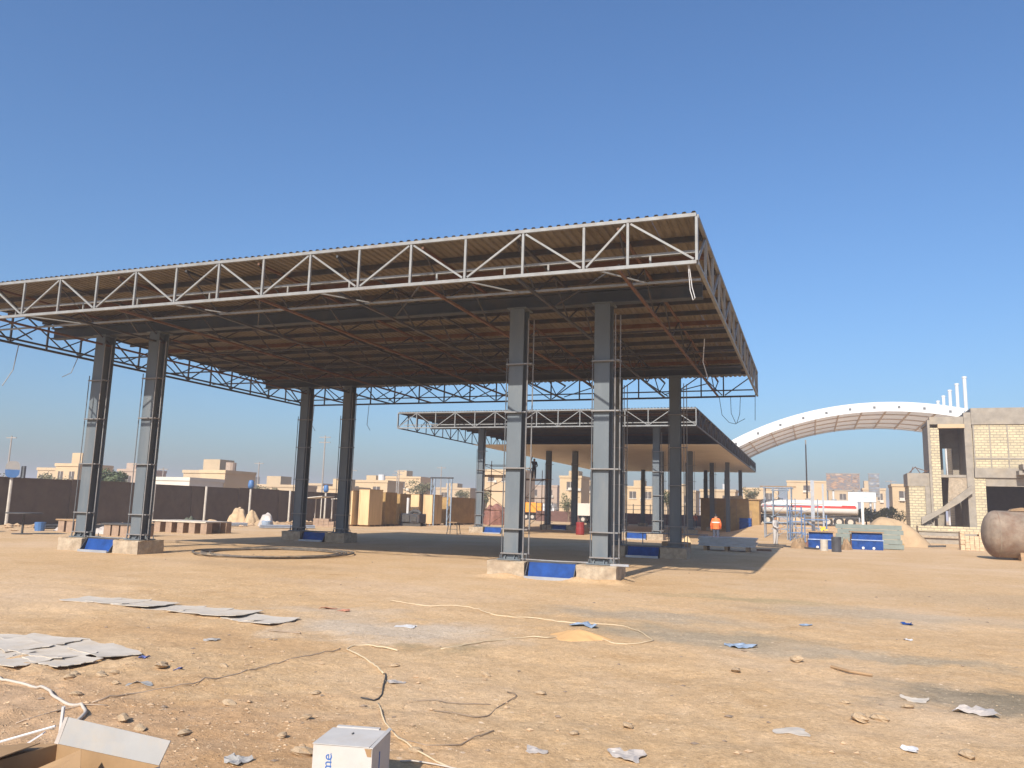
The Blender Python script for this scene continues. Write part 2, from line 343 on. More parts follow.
# ------------------------------------------------------------------ canopies
H_COL, W_COL, D_COL = .42, .42, .46
PLZ = .42
PROTO = {}
def col_protos():
    b = MB(); x0, x1 = -W_COL/2, W_COL/2; t = .035
    b.box(x0, x1, 0, t, PLZ+.03, 7.36); b.box(x0, x1, D_COL-t, D_COL, PLZ+.03, 7.36); b.box(-.018, .018, t, D_COL-t, PLZ+.03, 7.36)
    b.box(-.33, .33, -.12, D_COL+.12, PLZ, PLZ+.03)
    for s in (-1, 1):
        b.prism([(s*.21, PLZ+.03), (s*.31, PLZ+.03), (s*.21, PLZ+.24)], 'y', D_COL/2-.01, D_COL/2+.01)
        b.prism([(-.11, PLZ+.03), (0, PLZ+.03), (0, PLZ+.2)], 'x', s*.13-.01, s*.13+.01)
    b.box(-.28, .28, -.08, D_COL+.08, 7.33, 7.36)
    PROTO['column'] = b
    b = MB(); random.seed(4)
    # rough cast block: slightly uneven top and sides
    n = 5; vs = []; fs = []
    def pt(u, v_, w_): return (-.52+1.04*u+random.uniform(-.022, .022), -.33+1.1*v_+random.uniform(-.022, .022), -.06+(PLZ+.06)*w_+(random.uniform(-.012, .0) if w_ == 1 else 0))
    ring = [(i/n, 0) for i in range(n)]+[(1, i/n) for i in range(n)]+[(1-i/n, 1) for i in range(n)]+[(0, 1-i/n) for i in range(n)]
    for w_ in (0, .5, .92, 1):
        for u, v_ in ring:
            k = .985 if w_ == 1 else 1
            vs.append(pt(.5+(u-.5)*k, .5+(v_-.5)*k, w_))
    m_ = len(ring)
    for k in range(3):
        for j in range(m_): fs.append((k*m_+j, k*m_+(j+1) % m_, (k+1)*m_+(j+1) % m_, (k+1)*m_+j))
    fs.append(tuple(3*m_+j for j in range(m_))); b.add(vs, fs); PROTO['plinth'] = b
    PROTO['conduit_long'] = MB().tube([(0, 0, PLZ+.01), (0, 0, 7.0)], .018, 6)
    PROTO['conduit_short'] = MB().tube([(0, 0, PLZ+.01), (0, 0, 5.9)], .016, 6)
    PROTO['bracket'] = MB().box(-.25, .50, -.115, -.002, 0, .032).box(.36, .52, -.002, .1, 0, .032)
    PROTO['anchor_bolt'] = MB().tube([(0, 0, PLZ+.025), (0, 0, PLZ+.13)], .016, 6)
    PROTO['band'] = MB().box(-.225, .225, -.012, -.001, 0, .16)
PM = {'column': 'steel_blue', 'plinth': 'concrete', 'conduit_long': 'conduit', 'conduit_short': 'pipe_dark', 'bracket': 'conduit', 'anchor_bolt': 'pipe_dark'}
col_protos()
CACHE = {}
def proto_part(key, name, parent, at, m=None):
    m = m or PM[key]
    if (key, m) in CACHE: return inst(CACHE[(key, m)], parent, at, name)
    o = PROTO[key].build(name, m, None, at=(0, 0, 0)); COL.objects.unlink(o)
    CACHE[(key, m)] = o
    return inst(o, parent, at, name)
def column(parent, x, y, detail=True):           # x = centre, y = front flange
    c = proto_part('column', 'column', parent, (x, y, 0))
    proto_part('plinth', 'plinth', c, (x, y, 0))
    proto_part('conduit_short', 'conduit', c, (x-.225, y-.09, 0), 'pipe_dark')
    proto_part('conduit_long', 'conduit', c, (x+.40, y-.14, 0), 'conduit')
    if detail:
        proto_part('conduit_long', 'conduit', c, (x+.49, y+.06, 0), 'conduit')
        for bx in (-.27, .27):
            for by in (-.07, D_COL+.07): proto_part('anchor_bolt', 'anchor_bolt', c, (x+bx, y+by, 0))
    for z in (.58, 1.22, 2.85, 4.38, 5.72): proto_part('bracket', 'bracket', c, (x, y, z))
    return c

def truss(parent, p, axis, pos, zb, zt, m, name='fascia_truss', wb=.055, phase=0):
    """lattice along axis; pos = distances of the uprights from p; chords are the part, uprights and diagonals its pieces"""
    x, y = p; ux, uy = (1, 0) if axis == 'x' else (0, 1)
    b = MB(); q0, q1 = pos[0], pos[-1]
    b.bar((x+ux*q0, y+uy*q0, zb), (x+ux*q1, y+uy*q1, zb), .075, .075); b.bar((x+ux*q0, y+uy*q0, zt-.04), (x+ux*q1, y+uy*q1, zt-.04), .075, .075)
    t = b.build(name, m, parent); u0 = None; dd = {}
    for q in pos:
        a = Vector((x+ux*q, y+uy*q, zb+.0375))
        if u0 is None:
            u0 = MB().box(-wb/2, wb/2, -wb/2, wb/2, 0, zt-zb-.115).build('upright', m, t, at=(0, 0, 0)); u0.location = a-WO[t.name]
        else: inst(u0, t, a)
    for k in range(len(pos)-1):
        upw = (k+phase) % 2 == 0; d = pos[k+1]-pos[k]; key = (upw, round(d, 3))
        a = Vector((x+ux*pos[k], y+uy*pos[k], zb+.0375))
        if key not in dd:
            z0, z1 = (0.03, zt-zb-.145) if upw else (zt-zb-.145, .03)
            o = MB().bar((ux*.06, uy*.06, z0), (ux*(d-.06), uy*(d-.06), z1), wb*.8, wb*.8).build('diagonal', m, t, at=(0, 0, 0)); o.location = a-WO[t.name]; dd[key] = o
        else: inst(dd[key], t, a)
    return t

def canopy(name, label, X0, xpos, Y0, ny, rows, xcols, zb=7.02, zt=8.1, soffit=None, dp=1.44, web=True, zback=7.9, phase=0):
    X1 = X0+xpos[-1]; Y1 = Y0+ny*dp; dy_ = (ny*dp-.16)/ny; ypos = [.08+dy_*k for k in range(ny+1)]; xin = [.08]+list(xpos[1:-1])+[xpos[-1]-.08]
    c = thing(name, ((X0+X1)/2, (Y0+Y1)/2, 0), label, 'canopy', 'filling station canopies under construction')
    for y in rows:
        for x in xcols: column(c, x, y, detail=y < 40)
        MB().box(X0+.5, X1-.4, y+.08, y+.38, 7.36, 7.395).box(X0+.5, X1-.4, y+.08, y+.38, 7.72, 7.755).box(X0+.5, X1-.4, y+.218, y+.242, 7.395, 7.72).build('girder', 'steel_girder', c)
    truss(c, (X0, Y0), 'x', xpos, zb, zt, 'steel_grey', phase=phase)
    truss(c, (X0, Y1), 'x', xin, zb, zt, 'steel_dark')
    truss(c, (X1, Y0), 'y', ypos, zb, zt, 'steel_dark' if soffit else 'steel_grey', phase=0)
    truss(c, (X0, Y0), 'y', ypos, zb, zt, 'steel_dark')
    if not soffit:
        MB().bar((X0+.1, Y0+1.45, 7.06), (X1-.1, Y0+1.45, 7.06), .05, .05).build('tie_rail', 'steel_grey', c)
        MB().bar((X0+.1, Y0+.75, 7.5), (X1-.1, Y0+.75, 7.5), .06, .06).build('tie_rail', 'steel_grey', c)
    else:
        MB().bar((X0+.1, Y0+.75, 7.3), (X1-.1, Y0+.75, 7.3), .06, .06).build('tie_rail', 'steel_grey', c)
    if not soffit:
        for sx in (3.1, 5.9, 8.0, 10.6, 13.2, 15.1, 17.6, 19.4, 20.5, 22.9):
            MB().bar((X0+sx, Y0+.72, 7.30), (X0+sx, Y0+.72, 7.47), .045, .045).build('stub', 'steel_grey', c)
        for sx in (4.3, 9.8, 14.5, 18.6, 21.8):
            MB().bar((X0+sx, Y0+.06, zb+.02), (X0+sx+.9, Y0+1.42, zb+.03), .04, .03).build('cleat', 'steel_grey', c)
    # roof sheets, ribs running front to back
    L = Y1-Y0+.2; sw = 1.0; ns = int(round((X1-X0)/sw)); sw = (X1-X0)/ns
    prof = []; k = 5; pw = sw/k
    for i in range(k):
        a = -sw/2+i*pw
        prof += [(a, 0), (a+.45*pw, 0), (a+.58*pw, .04), (a+.87*pw, .04)]
    prof.append((sw/2, 0))
    def rz(y): return 8.102+(zback+.025-8.102)*(y-Y0)/(Y1-Y0)
    o0 = None
    for i in range(ns):
        xc = X0+sw*(i+.5)
        if o0 is None:
            b = MB(); vs = []
            for yy in (Y0-.02, Y1+.1): vs += [(px_, yy-Y0, pz+rz(yy)-8) for px_, pz in prof]
            n_ = len(prof); b.add(vs, [(j, j+1, n_+j+1, n_+j) for j in range(n_-1)])
            o0 = b.build('roof_sheet', 'roof', c, at=(0, 0, 0)); o0.location = Vector((xc, Y0, 8))-WO[c.name]
        else: inst(o0, c, (xc, Y0, 8+(.004 if i % 2 else 0)))
    # purlins across, just below the sheets
    npn = int((Y1-Y0)/1.3)
    for i in range(1, npn):
        y = Y0+(Y1-Y0)*i/npn; z = rz(y)-.01
        if any(abs(y-r-.2) < .25 for r in rows): pass
        MB().box(X0+.05, X1-.05, y, y+.012, z-.14, z).box(X0+.05, X1-.05, y+.012, y+.06, z-.14, z-.128).build('purlin', 'rust' if i % 5 == 2 else 'steel_dark', c)
    # lattice rafters from front to back
    if web:
        nr = int(round((X1-X0)/2.4)); 
        for i in range(nr+1):
            x = X1-1.7-2.4*i
            if x < X0+.3: break
            b = MB(); b.bar((x, Y0+.05, zb+.005), (x, Y1-.05, zb+.005), .07, .06); b.bar((x, Y0+.05, 7.93), (x, Y1-.05, 7.93-(8.125-zback)), .06, .06)
            t = b.build('rafter', 'rust' if i % 2 == 0 else 'steel_dark', c)
            m_ = 14
            for j in range(m_):
                ya = Y0+.1+(Y1-Y0-.2)*j/m_; yb_ = Y0+.1+(Y1-Y0-.2)*(j+1)/m_; sl = (8.125-zback)/(Y1-Y0)
                za = zb+.03 if j % 2 else 7.9-sl*(ya-Y0); zc = 7.9-sl*(yb_-Y0) if j % 2 else zb+.03
                MB().bar((x, ya, za), (x, yb_, zc), .035, .035).build('web_bar', 'steel_dark', t)
        for yy in (Y0+6.6, Y0+10.0, Y0+13.0, Y1-1.4):      # longitudinal bottom ties and cross braces
            MB().bar((X0+.1, yy, zb+.075), (X1-.1, yy, zb+.075), .05, .05).build('tie_rail', 'steel_dark', c)
        for i in range(0, nr-1, 2):
            x = X1-1.7-2.4*i
            MB().bar((x, Y1-3.2, zb+.13), (x-2.4, Y1-.2, zb+.13), .035, .035).build('brace', 'steel_dark', c)
            MB().bar((x, Y0+.2, zb+.13), (x-2.4, Y0+3.2, zb+.13), .035, .035).build('brace', 'steel_dark', c)
    if soffit:
        y = soffit; i = 0
        while y < Y1-.1:
            y2 = min(y+1.5, Y1-.03); MB().box(X0+.1, X1-.06, y+.006, y2-.006, zb-.075, zb-.045).build('soffit_panel', 'cream', c); y = y2; i += 1
    return c, X0, X1, Y0, Y1

FX0 = -26.145
front, *_ = canopy('steel_canopy', 'large open steel canopy frame with corrugated roof in the foreground', FX0, [1.437*k for k in range(16)]+[22.545, 24.015], 16.42, 14,
                   (20.40, 32.51), (-23.315+.21, -20.91+.21, -7.823+.21, -5.37+.21), phase=1)
back, *_ = canopy('steel_canopy', 'long lower-looking steel canopy behind, with cream ceiling panels fitted at its rear', -26.7, [1.45*k for k in range(15)], 48.5, 38,
                  (52.5, 68.2, 84.0, 99.0), (-22.1, -19.65, -12.0, -9.55), soffit=61.5, web=False, phase=0)
# loose wires hanging from the front canopy
def wire(parent, pts, m, r=.012):
    return MB().tube(pts, r, 5).build('hanging_wire', m, parent)
wire(front, [(-3.77, 36.3, 7.02), (-3.65, 36.3, 6.16), (-3.35, 36.3, 5.82), (-3.09, 36.3, 5.75), (-2.66, 36.3, 5.98)], 'steel_dark')
wire(front, [(-3.29, 36.5, 7.02), (-3.26, 36.4, 6.24), (-3.05, 36.35, 5.75)], 'steel_dark')
wire(front, [(-2.86, 36.5, 7.02), (-2.90, 36.45, 6.2), (-3.03, 36.4, 5.78)], 'steel_dark')
wire(front, [(-2.23, 36.5, 7.02), (-2.25, 36.5, 5.92)], 'steel_dark')
wire(front, [(-2.32, 16.5, 7.0), (-2.28, 16.5, 6.44), (-2.22, 16.5, 6.22), (-2.18, 16.5, 6.26), (-2.24, 16.5, 6.5), (-2.3, 16.5, 7.0)], 'white_plastic', .008)
wire(front, [(-26.1, 19.66, 7.02), (-26.2, 19.64, 6.1), (-26.3, 19.39, 5.49)], 'conduit', .016)
wire(front, [(-26.1, 22.12, 7.02), (-26.2, 21.97, 6.38), (-26.3, 21.69, 6.18)], 'conduit', .014)
wire(front, [(-21.86, 36.5, 7.02), (-21.86, 36.4, 5.9), (-21.6, 36.3, 5.61)], 'conduit', .014)
wire(front, [(-25.28, 36.5, 7.02), (-25.27, 36.4, 5.91), (-24.99, 36.3, 5.59)], 'conduit', .014)
wire(front, [(-2.9, 24.0, 7.0), (-2.95, 24.0, 6.3), (-2.8, 24.0, 5.75)], 'white_plastic', .014)

# ------------------------------------------------------------------ blue island frames between the plinths
def island(xa, xb, y, label):
    """xa/xb: inner faces of the two plinths"""
    g = 'blue frames between the column plinths'
    t = thing('island_frame', ((xa+xb)/2, y, 0), label, 'steel frame', g)
    MB().prism([(y+.02, .02), (y+.06, .02), (y+.19, .40), (y+.15, .40)], 'x', xa+.08, xb-.08).build('back_sheet', 'blue', t)
    MB().box(xa+.06, xb-.06, y-.22, y+.019, -.05, .03).box(xa+.06, xb-.06, y-.22, y-.2, .03, .07).build('base_channel', 'galv', t)
    for x in (xa+.05, xb-.05):
        MB().prism([(y-.2, -.04), (y+.05, -.04), (y+.2, .42), (y+.12, .42)], 'x', x-.012, x+.012).build('end_plate', 'steel_dark', t)
    MB().box(xa+.03, xb-.03, y+.15, y+.22, .405, .425).build('top_flange', 'steel_dark', t)
    pl = MB().tube([(xa-.3, y+.35, PLZ+.03), ((xa+xb)/2, y+.32, PLZ+.02), (xb+.25, y+.3, PLZ+.03)], .025, 6).build('steel_pipe', 'conduit')
    tag(pl, 'pipe lying above the ' + label.split(', ')[0].replace('steel ', '').replace(' on the ground', '').replace('shaded ', ''), 'pipe', 'pipes laid across plinths')
IS = [(-22.585, -21.22, 20.1, 'blue steel frame between the left plinths of the near row, left front columns'),
      (-7.093, -5.68, 20.1, 'blue steel frame on the ground between the two nearest right-hand plinths'),
      (-22.585, -21.22, 32.2, 'shaded blue steel frame between the left plinths of the rear row'),
      (-7.093, -5.68, 32.2, 'shaded blue steel frame between the right plinths of the rear row'),
      (-21.58, -20.17, 52.2, 'blue steel frame between the front left plinths of the far canopy'),
      (-11.48, -10.07, 52.2, 'blue steel frame between the front right plinths of the far canopy'),
      (-21.58, -20.17, 67.9, 'blue steel frame between the second row left plinths of the far canopy')]
for a in IS: island(*a)
tag(MB().box(-4.82, -4.35, 20.15, 20.24, PLZ-.005, PLZ+.05).build('steel_offcut', 'galv'), 'short galvanised steel offcut lying on the nearest right-hand plinth', 'offcut')
# ------------------------------------------------------------------ unfinished brick building
def rubble_edge(poly): return poly
M['shade_concrete'] = mat('shade darkened concrete', (.07, .06, .05), .95, var=.2)  # interior shade put into the colour of the back and end walls
def building():
    t = thing('brick_building', (13, 72, 0), 'unfinished two storey yellow brick building with concrete frame and open stair', 'building')
    def part(n, m, *boxes):
        b = MB()
        for q in boxes: b.box(*q)
        return b.build(n, m, t)
    z0 = 0
    # main block
    part('parapet', 'concrete_grey', (11.42, 26, 67.9, 68.25, 8.98, 10.22), (11.42, 11.75, 68.25, 80, 8.98, 10.2))
    part('brick_panel', 'brick', (11.5, 26, 68.0, 68.25, 5.72, 8.98))
    part('floor_slab', 'concrete_grey', (11.45, 26, 67.85, 80, 5.0, 5.72))
    part('roof_slab', 'concrete_grey', (11.76, 26, 68.26, 80, 8.7, 8.97))
    part('beam', 'concrete_grey', (12.14, 26, 68.0, 68.3, 4.38, 4.99))
    part('brick_pier', 'brick', (11.42, 12.13, 67.98, 68.5, z0, 4.99))
    part('side_wall', 'brick', (11.42, 11.75, 68.5, 80, z0, 4.99), (11.42, 11.75, 68.25, 80, 5.73, 8.97))
    part('back_wall', 'shade_concrete', (11.76, 26, 79.6, 79.95, z0, 4.99), (11.76, 26, 79.6, 79.95, 5.73, 8.69))
    part('end_wall', 'shade_concrete', (25.6, 26, 68.3, 79.59, z0, 4.99))
    part('sun_shade', 'concrete_grey', (14.3, 18, 66.6, 67.84, 5.55, 5.95), (14.1, 18, 66.9, 67.84, 5.2, 5.5))
    for x in (11.48, 12.55, 13.7, 14.95, 16.2):
        part('tie_column', 'concrete_grey', (x, x+.09, 67.96, 67.999, 5.73, 8.97))
    part('tie_beam', 'concrete_grey', (11.5, 26, 67.955, 67.997, 6.35, 6.5))
    # stair tower
    part('corner_column', 'concrete_grey', (10.93, 11.41, 67.95, 68.45, z0, 9.9))
    part('tower_pier', 'brick', (8.62, 9.22, 68.0, 68.45, 2.2, 8.75))
    part('tower_column', 'concrete_grey', (8.45, 8.61, 67.95, 68.4, z0, 9.35))
    part('lintel', 'house_b', (9.15, 10.95, 67.86, 68.3, 8.72, 9.02))
    part('tower_top', 'concrete_grey', (8.62, 10.92, 68.02, 68.4, 9.03, 9.6), (8.5, 11.4, 68.41, 72.4, 9.1, 9.3))
    part('tower_back_wall', 'concrete_grey', (8.6, 9.95, 72.0, 72.3, z0, 9.09), (10.62, 11.4, 72.0, 72.3, z0, 9.09), (9.95, 10.62, 72.0, 72.3, 7.5, 9.09), (9.95, 10.62, 72.0, 72.3, 3.0, 5.3), (9.95, 10.62, 72.0, 72.3, z0, 1.4))
    part('tower_side_wall', 'concrete_grey', (8.6, 8.85, 68.5, 72.0, 5.3, 9.09), (11.1, 11.4, 68.5, 72.0, z0, 9.09))
    part('landing', 'concrete_grey', (9.23, 10.92, 68.1, 71.9, 5.0, 5.2))
    MB().prism([(9.75, 5.0), (11.0, 5.0), (11.35, 4.25), (9.95, 3.05), (9.6, 3.0)], 'y', 68.15, 68.4).build('stair_side', 'concrete', t)
    MB().prism([(7.7, 1.42), (7.7, 1.95), (9.0, 2.62), (9.9, 3.35), (11.2, 4.45), (11.2, 3.85), (10.3, 3.1)], 'y', 67.6, 67.94).build('stair_parapet', 'concrete_grey', t)
    for k in range(9):
        MB().box(7.8+.36*k, 8.2+.36*k, 67.95, 69.2, 1.3+.3*k, 1.62+.3*k).build('step', 'concrete_grey', t)
    # low tower on the left
    part('low_tower_wall', 'brick', (7.0, 8.1, 68.2, 68.5, z0, 4.3), (7.0, 7.3, 68.5, 71, z0, 4.3))
    part('low_tower_beam', 'concrete_grey', (6.93, 8.44, 68.15, 71, 4.31, 5.3))
    part('low_tower_side', 'concrete_grey', (8.11, 8.44, 68.1, 71, z0, 4.3))
    # ledge in front
    part('ledge_top', 'brick', (7.3, 11.9, 66.4, 67.59, .95, 1.35))
    part('ledge_wall', 'concrete_grey', (7.35, 11.9, 66.5, 67.59, z0, .94))
    part('ledge_cap', 'concrete', (7.25, 11.7, 66.32, 66.6, .5, .66))
    for p, q in (((7.05, 68.3, 5.3), (7.5, 68.4, 5.75)), ((7.5, 68.4, 5.75), (8.3, 68.3, 5.45)), ((7.2, 68.5, 5.3), (7.4, 68.6, 5.8)), ((8.0, 68.5, 5.3), (8.5, 68.7, 5.55)), ((8.1, 70, 5.3), (7.7, 70, 5.9))):
        MB().tube([p, q], .03, 5).build('rebar', 'rust', t)
    MB().box(8.72, 8.86, 68.02, 68.1, 5.3, 5.9).build('form_board', 'timber', t)
building()

# ------------------------------------------------------------------ white arched roof
def arch():
    t = thing('arched_roof', (3, 90, 0), 'white arched gateway roof with cream underside rising behind the brick building', 'arched roof')
    Xc, zc, Rr = 6.8, 12.62-29.5, 29.5
    ya, yb = 82.0, 99.0
    def P(x, dr=0):
        a = math.asin((x-Xc)/Rr); return (Xc+(Rr+dr)*math.sin(a), zc+(Rr+dr)*math.cos(a))
    edges = np.linspace(-8.2, 13.3, 11)
    for i in range(10):
        xs = np.linspace(edges[i]+.02, edges[i+1]-.02, 5)
        vs = [(P(x, -.6)[0], yy, P(x, -.6)[1]) for yy in (ya+.3, yb-.05) for x in xs]
        MB().add(vs, [(j, j+1, 6+j, 5+j) for j in range(4)]).build('lining_panel', 'arch_under', t, fix=False)
        xs = np.linspace(edges[i], edges[i+1], 5)
        f = MB().prism([P(x, -.85) for x in xs]+[P(x, .04) for x in xs[::-1]], 'y', ya-.12, ya+.04).build('fascia', 'white_metal', t)
        x, z = P((edges[i]+edges[i+1])/2, -.45); MB().box(x-.11, x+.11, ya-.15, ya-.121, z-.11, z+.11).build('fixing_plate', 'pipe_dark', f)
        x = edges[i]; MB().prism([P(x-.05, -.80), P(x+.05, -.80), P(x+.05, -.62), P(x-.05, -.62)], 'y', ya+.31, yb-.1).build('rib', 'rib_tan', t)
    for yy in (86, 90, 94, 98):
        xs = np.linspace(-8.2, 13.3, 25); MB().prism([P(x, -.72) for x in xs]+[P(x, -.62) for x in xs[::-1]], 'y', yy, yy+.1).build('cross_rib', 'rib_tan', t)
    MB().prism([P(x, -.75) for x in xs]+[P(x, -.1) for x in xs[::-1]], 'y', yb+.01, yb+.12).build('rear_fascia', 'white_metal', t)
    for k, yy in enumerate((82.05, 86.2, 90.4, 94.6, 98.6)):
        MB().tube([(13.45, yy, 0), (13.45, yy, 14.75-.0*k)], .15, 10).build('post', 'white_metal', t)
        MB().tube([(13.45, yy, 14.75), (13.45, yy, 14.9)], .2, 10).build('post_cap', 'white_metal', t)
    for yy in (83, 98.5): MB().box(-8.1, -7.7, yy, yy+.4, -.1, P(-7.9)[1]-.78).build('support', 'steel_blue', t)
arch()

# ------------------------------------------------------------------ storage tank
def tank():
    x0, x1, y, r = 7.78, 16, 45.4, 1.14; zc = 1.2
    b = MB(); n = 40; prof = []
    for k in range(9):
        a = k/8*math.pi/2; prof.append((x0+.62*(1-math.sin(a)), max(r*math.cos(a), .01)))
    prof = prof[::-1]
    prof += []
    prof = [(x0+.62*(1-math.cos(a)), max(.01, r*math.sin(a))) for a in [k/9*math.pi/2 for k in range(10)]]
    prof += [(x0+3.0, r), (x0+6, r), (x1-.62, r)]+[(x1-.62+.62*math.sin(a), max(.01, r*math.cos(a))) for a in [k/9*math.pi/2 for k in range(1, 10)]]
    vs = [(px_, y+pr_*math.cos(2*math.pi*j/n), zc+pr_*math.sin(2*math.pi*j/n)) for px_, pr_ in prof for j in range(n)]
    fs = [(i*n+j, i*n+(j+1) % n, (i+1)*n+(j+1) % n, (i+1)*n+j) for i in range(len(prof)-1) for j in range(n)]
    b.add(vs, fs)
    t = thing('storage_tank', (12, y, 0), 'large rusty cylindrical steel storage tank lying at the right edge', 'tank')
    b.build('shell', 'tank', t, smooth=True)
    for xx in (x0+.62, x0+3.0, x0+5.5):
        MB().tube([(xx, y, zc), (xx+.05, y, zc)], r+.012, 40).build('weld_seam', 'tank', t)
    for xx in (x0+1.6, x1-2):
        MB().prism([(y-.9, -.1), (y+.9, -.1), (y+.75, .45), (y+.4, .16), (y, .075), (y-.4, .16), (y-.75, .45)], 'x', xx-.15, xx+.15).build('cradle', 'timber', t)
    MB().tube([(x0+2.2, y, zc+r-.02), (x0+2.2, y, zc+r+.12)], .28, 16).build('manhole', 'tank', t)
    MB().prism([(9.0, 2.32), (10.4, 2.36), (10.2, 2.44), (9.5, 2.5), (9.1, 2.42)], 'y', y-.3, y+.3).build('top_patch', 'timber', t)
tank()
def brick_stack(x, y, nx, nz, label, seed):
    rnd = random.Random(seed); t = thing('brick_stack', (x, y, 0), label, 'brick stack', 'stacks of loose bricks')
    o0 = None
    for k in range(nz):
        for i in range(nx):
            if k > nz-3 and rnd.random() < .25: continue
            p = (x+i*.26, y+rnd.uniform(-.04, .04), G(x, y)+k*.125)
            if o0 is None:
                o0 = MB().box(-.12, .12, -.35, .35, 0, .12).build('brick', 'brick_loose', t, at=(0, 0, 0)); o0.location = Vector(p)-WO[t.name]
            else: inst(o0, t, p)
M['brick_loose'] = mat('loose tan brick', (.55, .40, .25), .9, var=.25, scale=3)
brick_stack(8.75, 57.5, 5, 9, 'stacked loose tan bricks standing in front of the stair of the brick building', 3)
tag(MB().bar((7.0, 58.5, .1), (7.9, 58.1, .16), .3, .12).build('timber_offcut', 'chassis'), 'dark timber offcut lying on the sand before the brick building', 'timber')

# ------------------------------------------------------------------ boundary wall and its posts
def boundary_wall():
    t = thing('boundary_wall', (-44, 60, 0), 'long brown block boundary wall along the left of the yard', 'wall')
    y = 22.0; k = 0; WX = -44.0
    while y < 104:
        y2 = y+5.3; top = 2.68+(.04 if k % 3 == 0 else 0)
        MB().box(WX-.1, WX+.1, y+.16, y2-.16, -.1, top).build('wall_panel', 'wall_block', t)
        MB().box(WX-.16, WX+.16, y-.16, y+.16, -.1, top+.07).build('pier', 'wall_block', t)
        MB().box(WX-.14, WX+.14, y+.16, y2-.16, top, top+.06).build('coping', 'wall_block', t)
        y = y2; k += 1
boundary_wall()
g = 'pale posts along the boundary wall'
def wall_post(y, label, head):
    t = thing('wall_post', (-43.55, y, 0), label, 'post', g)
    MB().tube([(-43.55, y, -.1), (-43.55, y, 2.75)], .085, 8).build('shaft', 'wall_post', t)
    if head:
        if head == 'two':
            ax = Vector((.8, -.6, 0)); sd_ = Vector((.6, .8, 0)); ct = Vector((-43.4, y-.12, 3.18))
            def half(z0_, z1_, nm, mm):
                pts = [];
                for q in range(13):
                    zz = z0_+(z1_-z0_)*q/12; ww = .36*max(0, 1-abs((zz)/.48)**3)**.33; pts.append((ww, zz))
                ring = pts+[(-w2, z2) for w2, z2 in pts[::-1]]; k_ = len(ring)
                vs = [ct+sd_*u_+Vector((0, 0, v2))+ax*.06 for u_, v2 in ring]+[ct+sd_*u_+Vector((0, 0, v2))-ax*.06 for u_, v2 in ring]
                MB().add(vs, [tuple(range(k_)), tuple(range(2*k_-1, k_-1, -1))]+[(i, i+k_, (i+1) % k_+k_, (i+1) % k_) for i in range(k_)]).build(nm, mm, t)
            half(-.47, -.02, 'sign_lower_half', 'blue_lamp'); half(-.0, .47, 'sign_upper_half', 'card_white')
        else:
            b = MB(); n = 10; prof = [(.05, 2.75), (.20, 2.78), (.26, 3.0), (.22, 3.3), (.17, 3.42), (.02, 3.46)]
            vs = [(-43.55+r_*math.cos(2*math.pi*j/n), y+r_*math.sin(2*math.pi*j/n), z) for r_, z in prof for j in range(n)]
            b.add(vs, [(i*n+j, i*n+(j+1) % n, (i+1)*n+(j+1) % n, (i+1)*n+j) for i in range(len(prof)-1) for j in range(n)])
            b.build('lamp_head', 'blue_lamp', t, smooth=True)
        MB().box(-43.25, -43.0, y+.3, y+.42, 2.7, 3.4).build('lamp_bracket', 'pipe_dark', t) if head == 'two' else None
M['blue_lamp'] = mat('blue plastic', (.06, .15, .33), .5, var=.15)
wall_post(33.4, 'pale post with rounded blue and white sign at the far left of the boundary wall', 'two')
wall_post(44.3, 'pale bare post against the boundary wall just behind the left front columns', None)
wall_post(49.5, 'pale bare post against the boundary wall below the pale flat-roofed house', None)
wall_post(54.7, 'pale post topped with a blue cover above the boundary wall', 'blue')
wall_post(60.1, 'pale post against the boundary wall beside the rear left column', None)
wall_post(65.7, 'pale post topped with blue between the two rear left columns', 'blue')

# ------------------------------------------------------------------ far houses
def house(x0, x1, y, zt, m, label, depth=5, win=2, parapet=.35, tankc=None, door=False):
    zb = G((x0+x1)/2, y)-.2
    t = thing('flat_roofed_house', ((x0+x1)/2, y+depth/2, zb), label, 'house', 'houses beyond the yard')
    MB().box(x0, x1, y, y+depth, zb, zt-parapet).build('wall', m, t)
    b = MB().box(x0-.1, x1+.1, y-.1, y+.15, zt-parapet, zt).box(x0-.1, x0+.15, y+.15, y+depth, zt-parapet, zt).box(x1-.15, x1+.1, y+.15, y+depth, zt-parapet, zt)
    b.build('parapet', m, t)
    W_ = x1-x0
    for k in range(win):
        xc = x0+W_*(k+.5)/win
        ww = min(1.2, W_/win*.45); z1 = zt-parapet-.6
        wd = MB().box(xc-ww/2, xc+ww/2, y-.02, y+.06, z1-1.2, z1).build('window', 'window', t)
        MB().box(xc-ww/2-.1, xc+ww/2+.1, y-.12, y-.021, z1-1.32, z1-1.2).build('sill', 'house_w', wd)
        MB().box(xc-.03, xc+.03, y-.05, y-.021, z1-1.2, z1).build('mullion', 'house_w', wd)
    rr_ = random.Random(int(abs(x0)*7+y))
    if rr_.random() < .75:
        sx = x0+W_*rr_.uniform(.05, .45); sw_ = min(W_*.45, rr_.uniform(1.6, 2.6)); sh_ = rr_.uniform(.7, 1.5)
        MB().box(sx, sx+sw_, y+1.0, y+3.4, zt-parapet, zt+sh_).build('stair_box', m, t)
    for _ in range(rr_.randint(1, 2)):
        ax_ = x0+W_*rr_.uniform(.1, .85); az_ = zt-parapet-rr_.uniform(1.9, 2.3)
        MB().box(ax_, ax_+.6, y-.32, y-.001, az_, az_+.4).build('air_conditioner', 'house_w', t)
    if tankc:
        xx = x0+W_*.7
        MB().tube([(xx, y+2, zt-parapet), (xx, y+2, zt+.9)], .55, 12).build('water_tank', tankc, t)
